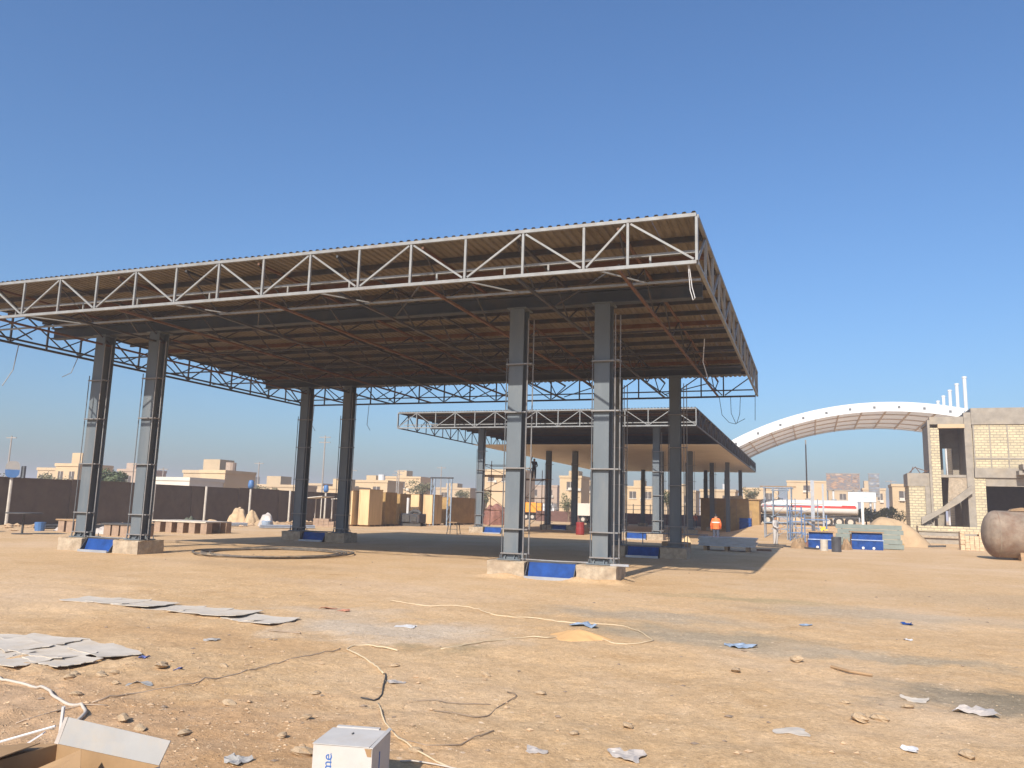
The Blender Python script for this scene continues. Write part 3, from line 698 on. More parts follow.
HS = [(-93.3, -90.2, 75, 5.2, 'house_a', 'small tan flat-roofed house at the far left behind the boundary wall', 2, None),
      (-84.2, -80.6, 70, 5.5, 'house_b', 'square ochre house behind the wall, right of the leftmost lamp post', 2, None),
      (-90.4, -86.6, 85, 5.6, 'house_c', 'brown house behind the wall, right of the green tree', 1, 'red'),
      (-64.6, -58.5, 64, 3.9, 'house_w', 'pale low house behind the boundary wall near the left front columns', 2, None),
      (-66.8, -61.6, 72, 5.0, 'house_a', 'tan upper house rising behind the pale low house', 2, None),
      (-61.7, -58.4, 69, 4.9, 'house_b', 'narrow tan house right of the pale low house', 1, 'house_c'),
      (-79.7, -75.8, 95, 3.9, 'house_w', 'pale small house far off above the boundary wall', 1, None),
      (-70.5, -64.5, 90, 4.0, 'house_a', 'long low tan house above the boundary wall left of the rear left columns', 3, None),
      (-77.9, -73.7, 110, 4.8, 'house_a', 'tan house seen between the two rear left columns', 1, None),
      (-60.3, -56.0, 90, 3.9, 'house_b', 'low ochre house just right of the rear left columns', 2, None),
      (-66.3, -59.0, 105, 5.3, 'house_b', 'tan house above the plywood crates', 2, 'white_plastic'),
      (-73.8, -66.3, 130, 6.9, 'house_b', 'broad tan house beyond the crates with a plain front', 1, None),
      (-68.0, -60.8, 140, 5.3, 'house_a', 'tan house behind the olive trees', 2, None),
      (-55.9, -47.8, 135, 8.6, 'house_b', 'tall ochre house behind the left scaffold', 3, None),
      (-52.9, -46.6, 150, 6.4, 'house_c', 'pinkish house seen past the scaffold with the standing worker', 2, None),
      (-36.9, -33.4, 120, 7.0, 'house_b', 'tall narrow tan house seen between the far canopy columns', 1, None),
      (-38.6, -34.6, 140, 7.1, 'house_a', 'tan house behind the tall narrow tan house', 2, None),
      (-30.9, -25.5, 140, 6.2, 'house_b', 'ochre house seen under the middle of the far canopy', 2, None),
      (-23.8, -18.4, 138, 5.6, 'house_a', 'tan house seen under the right part of the far canopy', 2, None),
      (-16.6, -11.2, 130, 5.6, 'house_a', 'tan house behind the far canopy\'s rear right columns', 2, 'white_plastic'),
      (-11.6, -5.6, 150, 6.6, 'house_b', 'ochre house beyond the brown shed', 2, None),
      (-4.6, 2.8, 170, 8.8, 'house_b', 'large ochre house beyond the tanker truck', 1, None),
      (3.2, 8.6, 175, 7.4, 'house_a', 'tan house behind the billboards', 1, None),
      (8.8, 12.6, 160, 7.2, 'house_a', 'tan house right of the narrow billboard', 2, None),
      (10.1, 12.9, 118, 6.4, 'house_b', 'ochre house just left of the brick building', 1, None)]
for h in HS: house(*h[:4], h[4], h[5], win=h[6], tankc=h[7])
# ------------------------------------------------------------------ trees and shrubs
def tree(name, x, y, h, rx, rz, label, m='leaf', n=1500, seed=0, cat='tree', group='trees beyond the yard', trunk=True):
    rnd = random.Random(seed); z0 = G(x, y); t = thing(name, (x, y, z0), label, cat, group)
    cz = z0+h-rz
    blobs = [(rnd.uniform(-.55, .55)*rx, rnd.uniform(-.55, .55)*rx, rnd.uniform(-.5, .55)*rz, rnd.uniform(.35, .6)) for _ in range(9)]
    vs = []; fs = []
    for _ in range(n):
        bx, by, bz, s = rnd.choice(blobs)
        d = Vector((rnd.gauss(0, 1), rnd.gauss(0, 1), rnd.gauss(0, 1))).normalized()*rnd.uniform(.45, 1.0)
        p = Vector((x+bx+d.x*rx*s, y+by+d.y*rx*s, cz+bz+d.z*rz*s*.9))
        if p.z < z0+.05: p.z = z0+rnd.uniform(.05, .3)
        a = Vector((rnd.gauss(0, 1), rnd.gauss(0, 1), rnd.gauss(0, 1))).normalized(); b = a.orthogonal().normalized(); L = rnd.uniform(.14, .30)*(.6+rx*.25)
        c = a.cross(b); o = len(vs)
        vs += [p-b*L*.5, p+c*L*.25, p+b*L*.5, p-c*L*.25]; fs.append((o, o+1, o+2, o+3))
    MB().add(vs, fs).build('crown', m, t, fix=False)
    b = MB().tube([(x, y, z0-.15), (x+.05, y, z0+h*.25), (x-.03, y, cz)], [.05*h**.7, .04*h**.7, .02*h**.7], 7)
    for bx, by, bz, s in blobs[:6]:
        b.tube([(x, y, z0+h*.22), (x+bx*.5, y+by*.5, (z0+h*.22+cz+bz)/2+.1), (x+bx, y+by, cz+bz)], [.02*h**.7, .014*h**.7, .006*h**.7], 5)
    b.build('trunk', 'bark', t)
tree('leafy_tree', -58.3, 54.5, 4.5, 2.2, 1.7, 'green leafy tree behind the boundary wall at the left front columns', 'leaf', 4200, 1)
tree('leafy_tree', -87, 66, 4.4, 2.2, 1.3, 'grey-green bush tree behind the wall left of the ochre house', 'leaf2', 1000, 2)
tree('leafy_tree', -80.6, 67, 4.4, 1.9, 1.5, 'olive tree in front of the square ochre house', 'leaf2', 1000, 3)
tree('leafy_tree', -63.5, 82, 3.9, 2.4, 1.3, 'low olive tree above the wall, left of the rear left columns', 'leaf2', 1000, 4)
tree('leafy_tree', -53.0, 104, 5.5, 2.4, 1.9, 'dusty olive tree beyond the crates', 'leaf2', 1500, 5)
tree('leafy_tree', -48.0, 108, 4.6, 1.3, 1.3, 'small olive tree right of the dusty olive tree', 'leaf2', 900, 6)
tree('leafy_tree', -46.0, 112, 5.0, 1.2, 1.5, 'small dark tree behind the steel portal frame', 'leaf', 900, 7)
tree('leafy_tree', -33.0, 112, 4.4, 1.3, 1.7, 'dark tree seen between the far canopy columns', 'leaf', 900, 8)
tree('leafy_tree', -19.5, 118, 5.6, 1.8, 1.6, 'green tree seen under the far canopy', 'leaf', 1000, 9)
tree('leafy_tree', -8.4, 122, 6.0, 1.5, 1.4, 'grey round tree behind the brown shed', 'leaf2', 900, 10)
tree('green_shrub', 5.6, 98, 2.2, 2.4, .95, 'green shrub mass right of the tanker truck', 'leaf', 1600, 11, 'shrub', 'roadside shrubs', False)
tree('green_shrub', 8.2, 97, 2.6, 1.9, 1.1, 'green shrub below the narrow billboard', 'leaf', 1400, 12, 'shrub', 'roadside shrubs', False)
# ------------------------------------------------------------------ poles
def pole(x, y, z, label, arms=1):
    t = thing('utility_pole', (x, y, 0), label, 'pole', 'thin poles beyond the yard')
    MB().tube([(x, y, G(x, y)-.2), (x, y, z)], [.11, .07], 7).build('shaft', 'pole_m', t)
    for k in range(arms): MB().box(x-.75, x+.75, y-.05, y+.05, z-.25-.6*k, z-.16-.6*k).build('cross_arm', 'pole_m', t)
M['pole_m'] = mat('weathered pole', (.28, .25, .22), .8, var=.15)
for a in ((-81.6, 62, 8.0, 'thin pole with cross arm at the far left edge'), (-77.5, 80, 5.6, 'short pole above the pale low house'), (-70.6, 90, 7.0, 'thin pole above the wall left of the rear left columns'),
          (-53.6, 80, 9.6, 'tall thin pole rising between the two rear left columns', 2), (-55.9, 90, 6.2, 'short pole right of the rear left columns'), (-51.7, 95, 6.4, 'thin pole left of the dusty olive tree'),
          (-54.7, 100, 6.2, 'faint thin pole beside the tan house above the crates'), (-53.6, 112, 7.8, 'thin pole beside the steel portal frame'), (-.5, 101, 10.8, 'tall thin pole standing behind the tanker truck', 0), (11.0, 130, 7.4, 'thin pole left of the brick building')):
    pole(*a)
# ------------------------------------------------------------------ billboards
def print_mat(name, cols, sc, seed):
    m = bpy.data.materials.new(name); m.use_nodes = True; n = m.node_tree.nodes; l = m.node_tree.links; b = n['Principled BSDF']; b.inputs['Roughness'].default_value = .6
    tc = n.new('ShaderNodeTexCoord'); mp = n.new('ShaderNodeMapping'); mp.inputs['Location'].default_value = (seed, 0, seed*2); mp.inputs['Scale'].default_value = (.6, 1, 1.6); l.new(tc.outputs['Object'], mp.inputs[0])
    z = n.new('ShaderNodeTexNoise'); z.inputs['Scale'].default_value = sc; z.inputs['Detail'].default_value = 3; l.new(mp.outputs[0], z.inputs['Vector'])
    r = n.new('ShaderNodeValToRGB'); e = r.color_ramp.elements; e[0].position = .3; e[0].color = (*cols[0], 1); e[1].position = .7; e[1].color = (*cols[-1], 1)
    for i, c in enumerate(cols[1:-1]): q = e.new(.3+.4*(i+1)/(len(cols)-1)); q.color = (*c, 1)
    l.new(z.outputs['Fac'], r.inputs[0]); l.new(r.outputs[0], b.inputs['Base Color']); return m
M['print1'] = print_mat('billboard print', [(.10, .07, .06), (.30, .22, .17), (.14, .15, .17), (.36, .20, .12), (.42, .36, .30)], 1.9, 3)
M['print2'] = print_mat('billboard print b', [(.12, .10, .09), (.22, .20, .18), (.16, .19, .24), (.42, .38, .34)], 1.9, 8)
M['print3'] = print_mat('banner print', [(.42, .52, .6), (.6, .66, .7), (.65, .68, .7), (.5, .6, .68)], .8, 5)
def billboard(name, x0, x1, y, z0, z1, m, label, nleg=2):
    t = thing(name, ((x0+x1)/2, y, G(x0, y)), label, 'billboard', 'roadside billboards')
    MB().box(x0, x1, y, y+.14, z0, z1).build('panel', m, t)
    MB().box(x0-.06, x1+.06, y-.01, y+.15, z1, z1+.09).box(x0-.06, x1+.06, y-.01, y+.15, z0-.09, z0).build('frame', 'pole_m', t)
    for k in range(nleg):
        x = x0+(x1-x0)*(.2+.6*k/max(1, nleg-1)) if nleg > 1 else (x0+x1)/2
        MB().tube([(x, y+.25, G(x, y)-.2), (x, y+.25, z1-.1)], .13, 8).build('leg', 'white_metal', t)
billboard('billboard', 1.9, 6.0, 115, 5.4, 7.5, 'print1', 'wide colourful billboard behind the tanker truck')
billboard('billboard', 7.05, 8.35, 115, 4.6, 7.5, 'print2', 'narrow upright billboard right of the wide one', 1)
billboard('banner_sign', 4.41, 7.66, 112, 3.83, 5.03, 'print3', 'low pale blue banner sign below the billboards')
# ------------------------------------------------------------------ tanker truck
def wheel(parent, x, y, z, r, wdt):
    o = MB().tube([(x, y-wdt/2, z), (x, y-wdt*.4, z), (x, y+wdt*.4, z), (x, y+wdt/2, z)], [r*.9, r, r, r*.9], 20).build('wheel', 'tyre', parent)
    MB().tube([(x, y-wdt/2-.02, z), (x, y-wdt/2+.02, z)], r*.55, 14).build('rim', 'beige_drum', o)
def tanker():
    y = 91.6; zr = .80; t = thing('tanker_truck', (0, y, zr), 'white tanker truck with red stripe parked behind the steel scaffold', 'truck')
    b = MB(); n = 24; hx, hz = 1.2, .78; zc = zr+1.95
    prof = [(-5.3, .05), (-5.25, .8), (-5.1, .97), (-5.0, 1), (-1.5, 1), (2, 1), (4.3, 1), (4.42, .97), (4.5, .8), (4.53, .05)]
    def sup(j): a = 2*math.pi*j/n; c, s = math.cos(a), math.sin(a); return (math.copysign(abs(c)**.75, c), math.copysign(abs(s)**.75, s))
    vs = [(px_, y+hx*s*sup(j)[0], zc+hz*s*sup(j)[1]) for px_, s in prof for j in range(n)]
    b.add(vs, [(i*n+j, i*n+(j+1) % n, (i+1)*n+(j+1) % n, (i+1)*n+j) for i in range(len(prof)-1) for j in range(n)])
    tk = b.build('tank_body', 'white_metal', t, smooth=True)
    MB().box(-5.0, 4.3, y-1.235, y-1.19, zc-.05, zc+.17).build('red_stripe', 'red', tk)
    MB().box(2.9, 4.2, y-1.25, y-1.236, zc+.17, zc+.26).build('red_stripe', 'red', tk)
    for x in (-3.2, -.4, 2.2): MB().tube([(x, y, zc+hz-.03), (x, y, zc+hz+.14)], .26, 12).build('hatch', 'galv', tk)
    MB().box(-5.2, 4.5, y-.5, y+.5, zr+.85, zr+1.15).build('chassis', 'chassis', t)
    MB().box(-.8, 1.0, y-1.2, y-.8, zr+.45, zr+1.0).build('tool_box', 'chassis', t)
    MB().box(4.5, 4.62, y-1.2, y+1.2, zr+.5, zr+1.0).build('bumper', 'galv', t)
    MB().box(4.75, 5.0, y-1.25, y-1.15, zr+.3, zr+2.6).build('rear_ladder', 'white_metal', t)
    for x in (1.5, 2.6, 3.7):
        for yy in (y-1.0, y+1.0): wheel(t, x, yy, zr+.5, .5, .35)
    # tractor unit at the left
    cab = MB().prism([(-9.0, zr+.5), (-9.0, zr+1.7), (-8.8, zr+2.9), (-7.2, zr+3.0), (-6.9, zr+.5)], 'y', y-1.2, y+1.2).build('cab', 'house_b', t)
    MB().box(-8.5, -7.5, y-1.22, y-1.19, zr+1.8, zr+2.6).build('side_window', 'glass', cab)
    MB().box(-9.0, -4.4, y-.45, y+.45, zr+.55, zr+.84).build('tractor_frame', 'chassis', t)
    for x in (-8.2, -5.6, -4.5):
        for yy in (y-1.0, y+1.0): wheel(t, x, yy, zr+.5, .5, .35)
tanker()
# brown site shed seen behind the far canopy
def shed():
    x0, x1, y = -11.0, -5.1, 86.5; zb = -.1
    t = thing('site_shed', ((x0+x1)/2, y+1.5, 0), 'brown board site shed behind the far canopy, left of the tanker truck', 'shed')
    MB().box(x0, x1, y, y+3, zb, 3.3).build('wall', 'ply_dark', t)
    MB().box(x0-.1, x1+.1, y-.15, y+3.1, 3.3, 3.4).build('roof', 'timber', t)
    for x in np.arange(x0+1.2, x1, 1.22): MB().box(x-.04, x+.04, y-.04, y-.001, zb, 3.28).build('batten', 'timber', t)
    MB().box(x1-1.0, x1-.7, y-.06, y-.041, .2, 2.2).build('door_post', 'timber', t)
shed()
def fence_rail():
    t = thing('dark_fence', (-14, 112, 0), 'dark railing fence seen low under the far canopy', 'fence')
    MB().box(-38, -11.5, 112, 112.15, -.1, 1.5).build('panel', 'red_brown_dark', t)
    for z in (2.0, 2.6): MB().box(-38, -11.5, 112, 112.08, z, z+.07).build('rail', 'chassis', t)
    for x in np.arange(-38, -11.4, 2.4): MB().box(x-.05, x+.05, 112.16, 112.26, -.1, 2.8).build('post', 'chassis', t)
M['red_brown_dark'] = mat('dark brown sheet', (.12, .06, .045), .8, var=.3)
fence_rail()
tag(MB().box(-6.9, -5.75, 84.2, 85.2, G(-6.3, 84.5)-.3, G(-6.3, 84.5)+.95).box(-6.95, -5.7, 84.15, 84.2, .95, 1.05).build('blue_skip', 'blue', bevel=.05), 'dark blue steel bin standing before the brown shed', 'bin')
# ------------------------------------------------------------------ scaffolds
def scaffold(name, x0, x1, y0, y1, H, levels, plank, label, m='rust', brace=True, ext=.7, r=.03):
    z0 = min(G(x0, y0), G(x1, y1))-.02; t = thing(name, ((x0+x1)/2, (y0+y1)/2, z0), label, 'scaffold', 'scaffold towers')
    for x in (x0, x1):
        for y in (y0, y1): MB().tube([(x, y, z0), (x, y, z0+H+ext)], r, 6).build('standard', m, t)
    for z in levels:
        for y in (y0, y1): MB().tube([(x0-.15, y, z0+z), (x1+.15, y, z0+z)], r*.85, 6).build('ledger', m, t)
        for x in (x0, x1): MB().tube([(x, y0-.1, z0+z+.06), (x, y1+.1, z0+z+.06)], .025, 6).build('ledger', m, t)
    if brace:
        lv = [0.1]+list(levels)
        for k in range(len(lv)-1):
            a, b = (x0, x1) if k % 2 == 0 else (x1, x0)
            MB().tube([(a, y0-.05, z0+lv[k]), (b, y0-.05, z0+lv[k+1])], .02, 6).build('brace', m, t)
    for p in plank:
        for k in range(3):
            yy = y0+(y1-y0)*(k+.5)/3; MB().box(x0-.35, x1+.35, yy-.13, yy+.13, z0+p+.09, z0+p+.13).build('plank', 'timber', t)
    return t
scaffold('scaffold_tower', -22.7, -20.6, 54.6, 56.2, 4.6, (1.6, 3.0, 4.05, 4.9), (4.05,), 'rusty pipe scaffold tower beside the far canopy front left column')
scaffold('scaffold_tower', -23.25, -21.75, 65.6, 67.0, 3.6, (1.3, 2.7, 4.25), (4.25,), 'slim scaffold tower with a worker standing on it under the far canopy', ext=1.5)
scaffold('scaffold_tower', -3.5, -1.5, 66.0, 68.0, 3.9, (1.2, 2.5, 3.9), (3.9,), 'grey steel scaffold tower in front of the tanker truck', 'scaf_grey', ext=.1, r=.045)
scaffold('scaffold_tower', -2.75, -1.75, 63.6, 64.8, 3.7, (.8, 1.7, 2.6, 3.7), (), 'narrow grey scaffold frame standing in front of the wider grey scaffold tower', 'scaf_grey', ext=.15, r=.045)
scaffold('scaffold_tower', -1.55, -.75, 62.4, 63.6, 2.2, (.6, 1.4, 2.2), (), 'low blue scaffold frame between the narrow grey frame and the stanchion', 'scaf_blue', ext=.3, r=.05)
scaffold('scaffold_tower', -.5, .9, 58.8, 59.8, 1.7, (.6, 1.6), (1.6,), 'low blue trestle frame behind the left blue steel box', 'scaf_blue', ext=.25, r=.045)
scaffold('scaffold_tower', -1.2, .4, 64.5, 66.0, 2.6, (.9, 1.8, 2.6), (2.6,), 'low scaffold frame behind the blue steel boxes', 'scaf_grey', ext=.5)
def posts():
    for x, y, h, lab in ((.05, 60.2, 4.3, 'pale steel stanchion standing behind the blue steel boxes'), (.75, 61.0, 4.1, 'thinner pale steel stanchion right of the other stanchion')):
        t = thing('steel_stanchion', (x, y, 0), lab, 'post', 'steel stanchions behind the blue boxes')
        w_ = .12 if h > 4.2 else .06
        MB().box(x-w_, x+w_, y-.1, y-.08, .02, h).box(x-w_, x+w_, y+.08, y+.1, .02, h).box(x-.01, x+.01, y-.08, y+.08, .02, h).build('shaft', 'galv', t)
        MB().box(x-.25, x+.25, y-.2, y+.2, -.03, .02).build('base_plate', 'galv', t)
posts()
def portal(x0, x1, y, h, label):
    t = thing('steel_portal', ((x0+x1)/2, y, 0), label, 'steel frame')
    for x in (x0, x1):
        for d in (-.18, .18): MB().box(x+d-.05, x+d+.05, y-.05, y+.05, -.1, h).build('upright', 'scaf_grey', t)
        for z in np.arange(.4, h-.3, .9): MB().bar((x-.18, y-.06, z), (x+.18, y-.06, z+.8), .03, .03).build('lacing', 'scaf_grey', t)
    MB().box(x0-.3, x1+.3, y-.07, y+.07, h, h+.14).build('lintel', 'steel_dark', t)
portal(-32.6, -30.9, 66.5, 4.25, 'grey steel portal frame standing left of the far canopy')
# ------------------------------------------------------------------ crates
def crate(x, y, w_, d, h, label, m='ply', rz=0):
    t = thing('plywood_crate', (x, y, 0), label, 'crate', 'tall plywood crates'); t.rotation_euler.z = rz
    MB().box(x-w_/2, x+w_/2, y-d/2, y+d/2, .12, h).build('body', m, t)
    for k in (-1, 0, 1): MB().box(x-w_/2, x+w_/2, y+k*d*.38-.06, y+k*d*.38+.06, -.05, .12).build('skid', 'timber', t)
    for s in (-1, 1): MB().box(x+s*(w_/2-.06)-.05, x+s*(w_/2-.06)+.05, y-d/2-.03, y-d/2-.001, .13, h-.01).build('batten', m, t)
    MB().box(x-w_/2-.02, x+w_/2+.02, y-d/2-.02, y+d/2+.02, h, h+.04).build('lid', 'timber', t)
crate(-34.55, 56.3, .80, 1.9, 2.75, 'leftmost tall plywood crate right of the rear left columns')
crate(-33.4, 56.9, .95, 2.1, 2.9, 'second tall plywood crate in the row, its lit face widest')
crate(-33.9, 60.3, .95, 2.0, 2.75, 'third tall crate of the row, behind the lit pair', 'ply_dark')
crate(-34.3, 63.6, .95, 2.0, 2.7, 'fourth tall crate of the row, darker and half hidden', 'ply_dark')
crate(-34.3, 67.2, 1.0, 2.0, 2.75, 'tall plywood crate behind the grey machine', 'ply')
crate(-33.0, 67.4, .95, 2.0, 2.75, 'last tall plywood crate beside the steel portal frame', 'ply')
crate(-33.0, 73.5, 1.0, 6.5, 2.6, 'long brown crate seen through the steel portal frame', 'ply_dark')
def generator():
    t = thing('grey_machine', (-32.6, 62.9, 0), 'low dark grey machine on skids between the crates', 'machine')
    MB().box(-33.5, -31.7, 62.2, 63.6, .25, 1.05).build('housing', 'steel_dark', t, bevel=.06)
    MB().box(-33.6, -31.6, 62.3, 62.5, -.05, .24).box(-33.6, -31.6, 63.3, 63.5, -.05, .24).build('skid', 'chassis', t)
    MB().box(-33.3, -32.6, 62.1, 62.19, .35, .95).box(-32.4, -31.9, 62.12, 62.19, .4, .8).build('access_panel', 'chassis', t)
    MB().tube([(-33.0, 62.9, 1.05), (-32.6, 62.9, 1.28), (-32.1, 62.9, 1.22), (-31.9, 62.9, 1.05)], .16, 8).build('intake', 'chassis', t)
    MB().tube([(-33.2, 62.9, 1.05), (-33.2, 62.9, 2.4)], .12, 8).build('exhaust', 'white_plastic', t)
generator()
def trestle(x, y, w_, label, z=.75):
    t = thing('work_stool', (x, y, 0), label, 'stool')
    for sx in (-1, 1):
        for sy in (-1, 1): MB().bar((x+sx*w_/2, y+sy*.25, -.02), (x+sx*w_*.38, y+sy*.18, z-.03), .04, .04).build('leg', 'chassis', t)
    MB().box(x-w_*.45, x+w_*.45, y-.25, y+.25, z-.03, z+.02).build('top', 'timber', t)
    MB().bar((x-w_*.45, y-.22, .3), (x+w_*.45, y-.22, .3), .03, .03).build('rail', 'chassis', t)
trestle(-22.0, 48.2, .75, 'small dark stool left of the far canopy front left column')
tag(MB().tube([(-15.9, 57, 0), (-15.9, 57, .05), (-15.9, 57, .45), (-15.9, 57, .5), (-15.9, 57, .85), (-15.9, 57, .9)], [.3, .31, .32, .3, .31, .28], 14).build('red_drum', 'red_dark'), 'red drum standing between the near right columns under the far canopy', 'drum')
def orange_truck():
    y = 120; x = -40.6; t = thing('orange_truck', (x, y, 0), 'orange tipper truck far off, seen past the scaffold', 'truck')
    MB().prism([(x-2.0, 1.2), (x+1.2, 1.2), (x+1.3, 2.7), (x-2.1, 2.7)], 'y', y-1.2, y+1.2).build('body', 'orange', t)
    MB().prism([(x+1.4, .7), (x+3.2, .7), (x+3.2, 1.7), (x+2.9, 2.6), (x+1.4, 2.6)], 'y', y-1.15, y+1.15).build('cab', 'white_metal', t)
    MB().box(x+1.9, x+2.8, y-1.17, y-1.14, 1.7, 2.4).build('side_window', 'glass', t)
    MB().box(x-2, x+3.2, y-.4, y+.4, .7, 1.19).build('chassis', 'chassis', t)
    for xx in (x-1.4, x-.3, x+2.4):
        for yy in (y-1, y+1): wheel(t, xx, yy, .5, .5, .3)
orange_truck()
def white_truck():
    y = 110; x = -28.4; t = thing('white_truck', (x, y, 0), 'white box truck far off between the far canopy columns', 'truck')
    MB().box(x-2.4, x+1.2, y-1.2, y+1.2, 1.0, 2.7).build('box', 'house_w', t)
    MB().prism([(x+1.35, .6), (x+3.0, .6), (x+3.0, 1.5), (x+2.6, 2.5), (x+1.35, 2.5)], 'y', y-1.1, y+1.1).build('cab', 'white_metal', t)
    MB().box(x+1.8, x+2.5, y-1.12, y-1.09, 1.6, 2.3).build('side_window', 'glass', t)
    MB().box(x-2.4, x+3, y-.4, y+.4, .6, .99).build('chassis', 'chassis', t)
    for xx in (x-1.6, x+2.2):
        for yy in (y-.95, y+.95): wheel(t, xx, yy, .48, .48, .3)
white_truck()
# red-brown tarpaulin heaps beside the portal frame
def heap(name, x, y, rx, ry, h, m, label, cat, seed, rough=.25, group=None, smooth=True, sharp=1.3):
    rnd = random.Random(seed); n = 26; vs = []; fs = []; z0 = G(x, y)-.03
    K = 12
    for i in range(K+1):
        r_ = i/K
        for j in range(n):
            a = 2*math.pi*j/n; w_ = 1+.18*math.sin(3*a+seed)+.1*math.sin(7*a+seed*2)
            px_ = x+rx*r_*w_*math.cos(a); py_ = y+ry*r_*w_*math.sin(a)
            z = h*(1-r_**sharp)*(1-rough*.5+rough*float(vnoise(px_*2.2/rx*1.5, py_*2.2/ry*1.5, seed))) if i < K else -.05
            vs.append((px_, py_, z0+z))
    for i in range(K):
        for j in range(n): fs.append((i*n+j, i*n+(j+1) % n, (i+1)*n+(j+1) % n, (i+1)*n+j))
    o = MB().add(vs, fs).build(name, m, smooth=smooth)
    return tag(o, label, cat, group)
heap('sand_pile', 4.7, 60.5, 2.3, 2.2, 2.0, 'sand', 'tan sand pile right of the blue steel boxes', 'sand pile', 2, .12, sharp=1.7)
heap('tarp_heap', -34.0, 78, 1.6, 1.5, 2.3, 'red_brown', 'red-brown covered heap left of the far canopy column', 'heap', 5, .5, sharp=3)
heap('tarp_heap', -31.4, 79, 1.5, 1.5, 2.0, 'red_brown', 'red-brown covered heap behind the left scaffold tower', 'heap', 6, .5, sharp=3)
heap('earth_mound', -38.5, 50.2, 1.3, .9, .55, 'sand', 'low earth mound left of the rear left columns', 'mound', 7)
heap('sack_pile', -40.6, 49.8, .75, .7, 1.15, 'sack', 'pair of upright tan sacks against the boundary wall', 'sacks', 8, .5, sharp=2.5)
heap('sack_pile', -39.2, 49.6, .6, .6, 1.0, 'sack', 'smaller tan sack heap right of the upright sacks', 'sacks', 12, .5, sharp=2.5)
heap('tarp_bundle', -36.9, 48.4, .55, .5, .9, 'film', 'grey wrapped bundle beside the low earth mound', 'bundle', 9, .4, sharp=2.5)
tag(MB().tube([(-36.3, 47.6, -.02), (-36.3, 47.6, .1), (-36.3, 47.6, .36), (-36.3, 47.6, .4)], [.28, .33, .36, .3], 14).build('blue_tub', 'blue_plastic'), 'pale blue tub before the grey wrapped bundle', 'tub')
heap('tarp_bundle', -31.2, 36.2, 1.15, .7, .62, 'sack', 'tan tarpaulin bundle in front of the boundary wall', 'bundle', 10, .6, sharp=2)
heap('tarp_bundle', -32.9, 36.3, .8, .6, .75, 'tarp_green', 'dark green tarpaulin bundle on blocks near the wall', 'bundle', 11, .6, sharp=2)
# ------------------------------------------------------------------ clutter by the wall
def block_platform(x0, x1, y0, y1, h, label, m='galv', nb=4):
    t = thing('block_platform', ((x0+x1)/2, (y0+y1)/2, 0), label, 'platform', 'boards laid on block piers')
    MB().box(x0, x1, y0, y1, h, h+.07).build('board', m, t)
    for k in range(nb):
        x = x0+.15+(x1-x0-.5)*k/max(1, nb-1)
        MB().box(x, x+.4, y0+.05, y0+.45, -.05, h).build('block', 'block_m', t); MB().box(x, x+.4, y1-.45, y1-.05, -.05, h).build('block', 'block_m', t)
M['block_m'] = mat('pinkish block', (.30, .205, .14), .9, var=.2, scale=4)
block_platform(-33.2, -29.6, 33.8, 35.8, .55, 'grey board platform on blocks right of the left front columns', 'card_grey', 5)
block_platform(-30.9, -28.9, 28.4, 29.6, .5, 'dark board on blocks between the left front columns', 'chassis', 4)
block_platform(-35.2, -33.6, 29.6, 30.6, .55, 'board on brick blocks at the far left by the wall', 'timber', 3)
def site_table(x, y, label):
    t = thing('spool_table', (x, y, 0), label, 'table', 'small round metal tables at the left edge')
    MB().tube([(x, y, .02), (x, y, .9)], .05, 8).build('stem', 'chassis', t)
    MB().tube([(x, y, -.02), (x, y, .02)], .42, 16).build('foot', 'chassis', t)
    MB().tube([(x, y, .9), (x, y, .95)], .75, 20).build('top', 'chassis', t)
site_table(-33.6, 26.6, 'round-topped metal stand by the wall, left of the left front columns')
site_table(-36.7, 25.9, 'round-topped metal stand at the left edge under the blue and white lamp')
heap('rubble_heap', -35.8, 30.9, .7, .5, .5, 'film', 'pale rubbish heap near the left wall post', 'rubbish', 21, .8)
heap('rubble_heap', -32.4, 29.9, .6, .5, .45, 'film', 'pale rubbish heap by the board on brick blocks', 'rubbish', 22, .8)
tag(MB().tube([(-36.2, 29.6, -.02), (-36.2, 29.6, .42)], [.22, .26], 12).build('blue_bucket', 'blue_lamp'), 'blue bucket in the rubbish at the far left', 'bucket')
tag(MB().tube([(-30.2, 30.0, .1), (-29.9, 29.9, .55), (-29.5, 29.9, .95), (-29.35, 29.9, 1.2)], [.1, .16, .12, .03], 8).build('white_sheet_scrap', 'white_plastic'), 'white crumpled plastic between the left front columns', 'plastic scrap')
def pipe_bundle(x, y, n, L, rz, m, label):
    t = thing('pipe_bundle', (x, y, 0), label, 'pipes', 'bundles of pipes and timbers near the wall'); c, s_ = math.cos(rz), math.sin(rz); rr = random.Random(int(x*10))
    for k in range(n):
        o_ = (k-n/2)*.13; d_ = rr.uniform(-.12, .12); z_ = .06+.11*(k % 2)
        MB().tube([(x-c*L/2-s_*o_, y-s_*L/2+c*o_, z_), (x+c*L/2-s_*(o_+d_), y+s_*L/2+c*(o_+d_), z_+.02)], .055, 7).build('pipe', m, t)
pipe_bundle(-37.5, 33.0, 7, 4.2, R(70), 'chassis', 'dark pipe bundle on the ground left of the left front columns')
pipe_bundle(-36.0, 40.5, 6, 4.5, R(80), 'rust', 'rusty pipe bundle behind the board platform')
pipe_bundle(-38.0, 44.5, 6, 4.0, R(60), 'galv', 'grey pipe bundle left of the tan sacks')
pipe_bundle(-37.6, 55.0, 6, 4.2, R(85), 'timber', 'timber poles lying between the rear left columns and the wall')
pipe_bundle(-33.0, 45.5, 5, 3.6, R(50), 'galv', 'pale pipe lengths in front of the tan sacks')
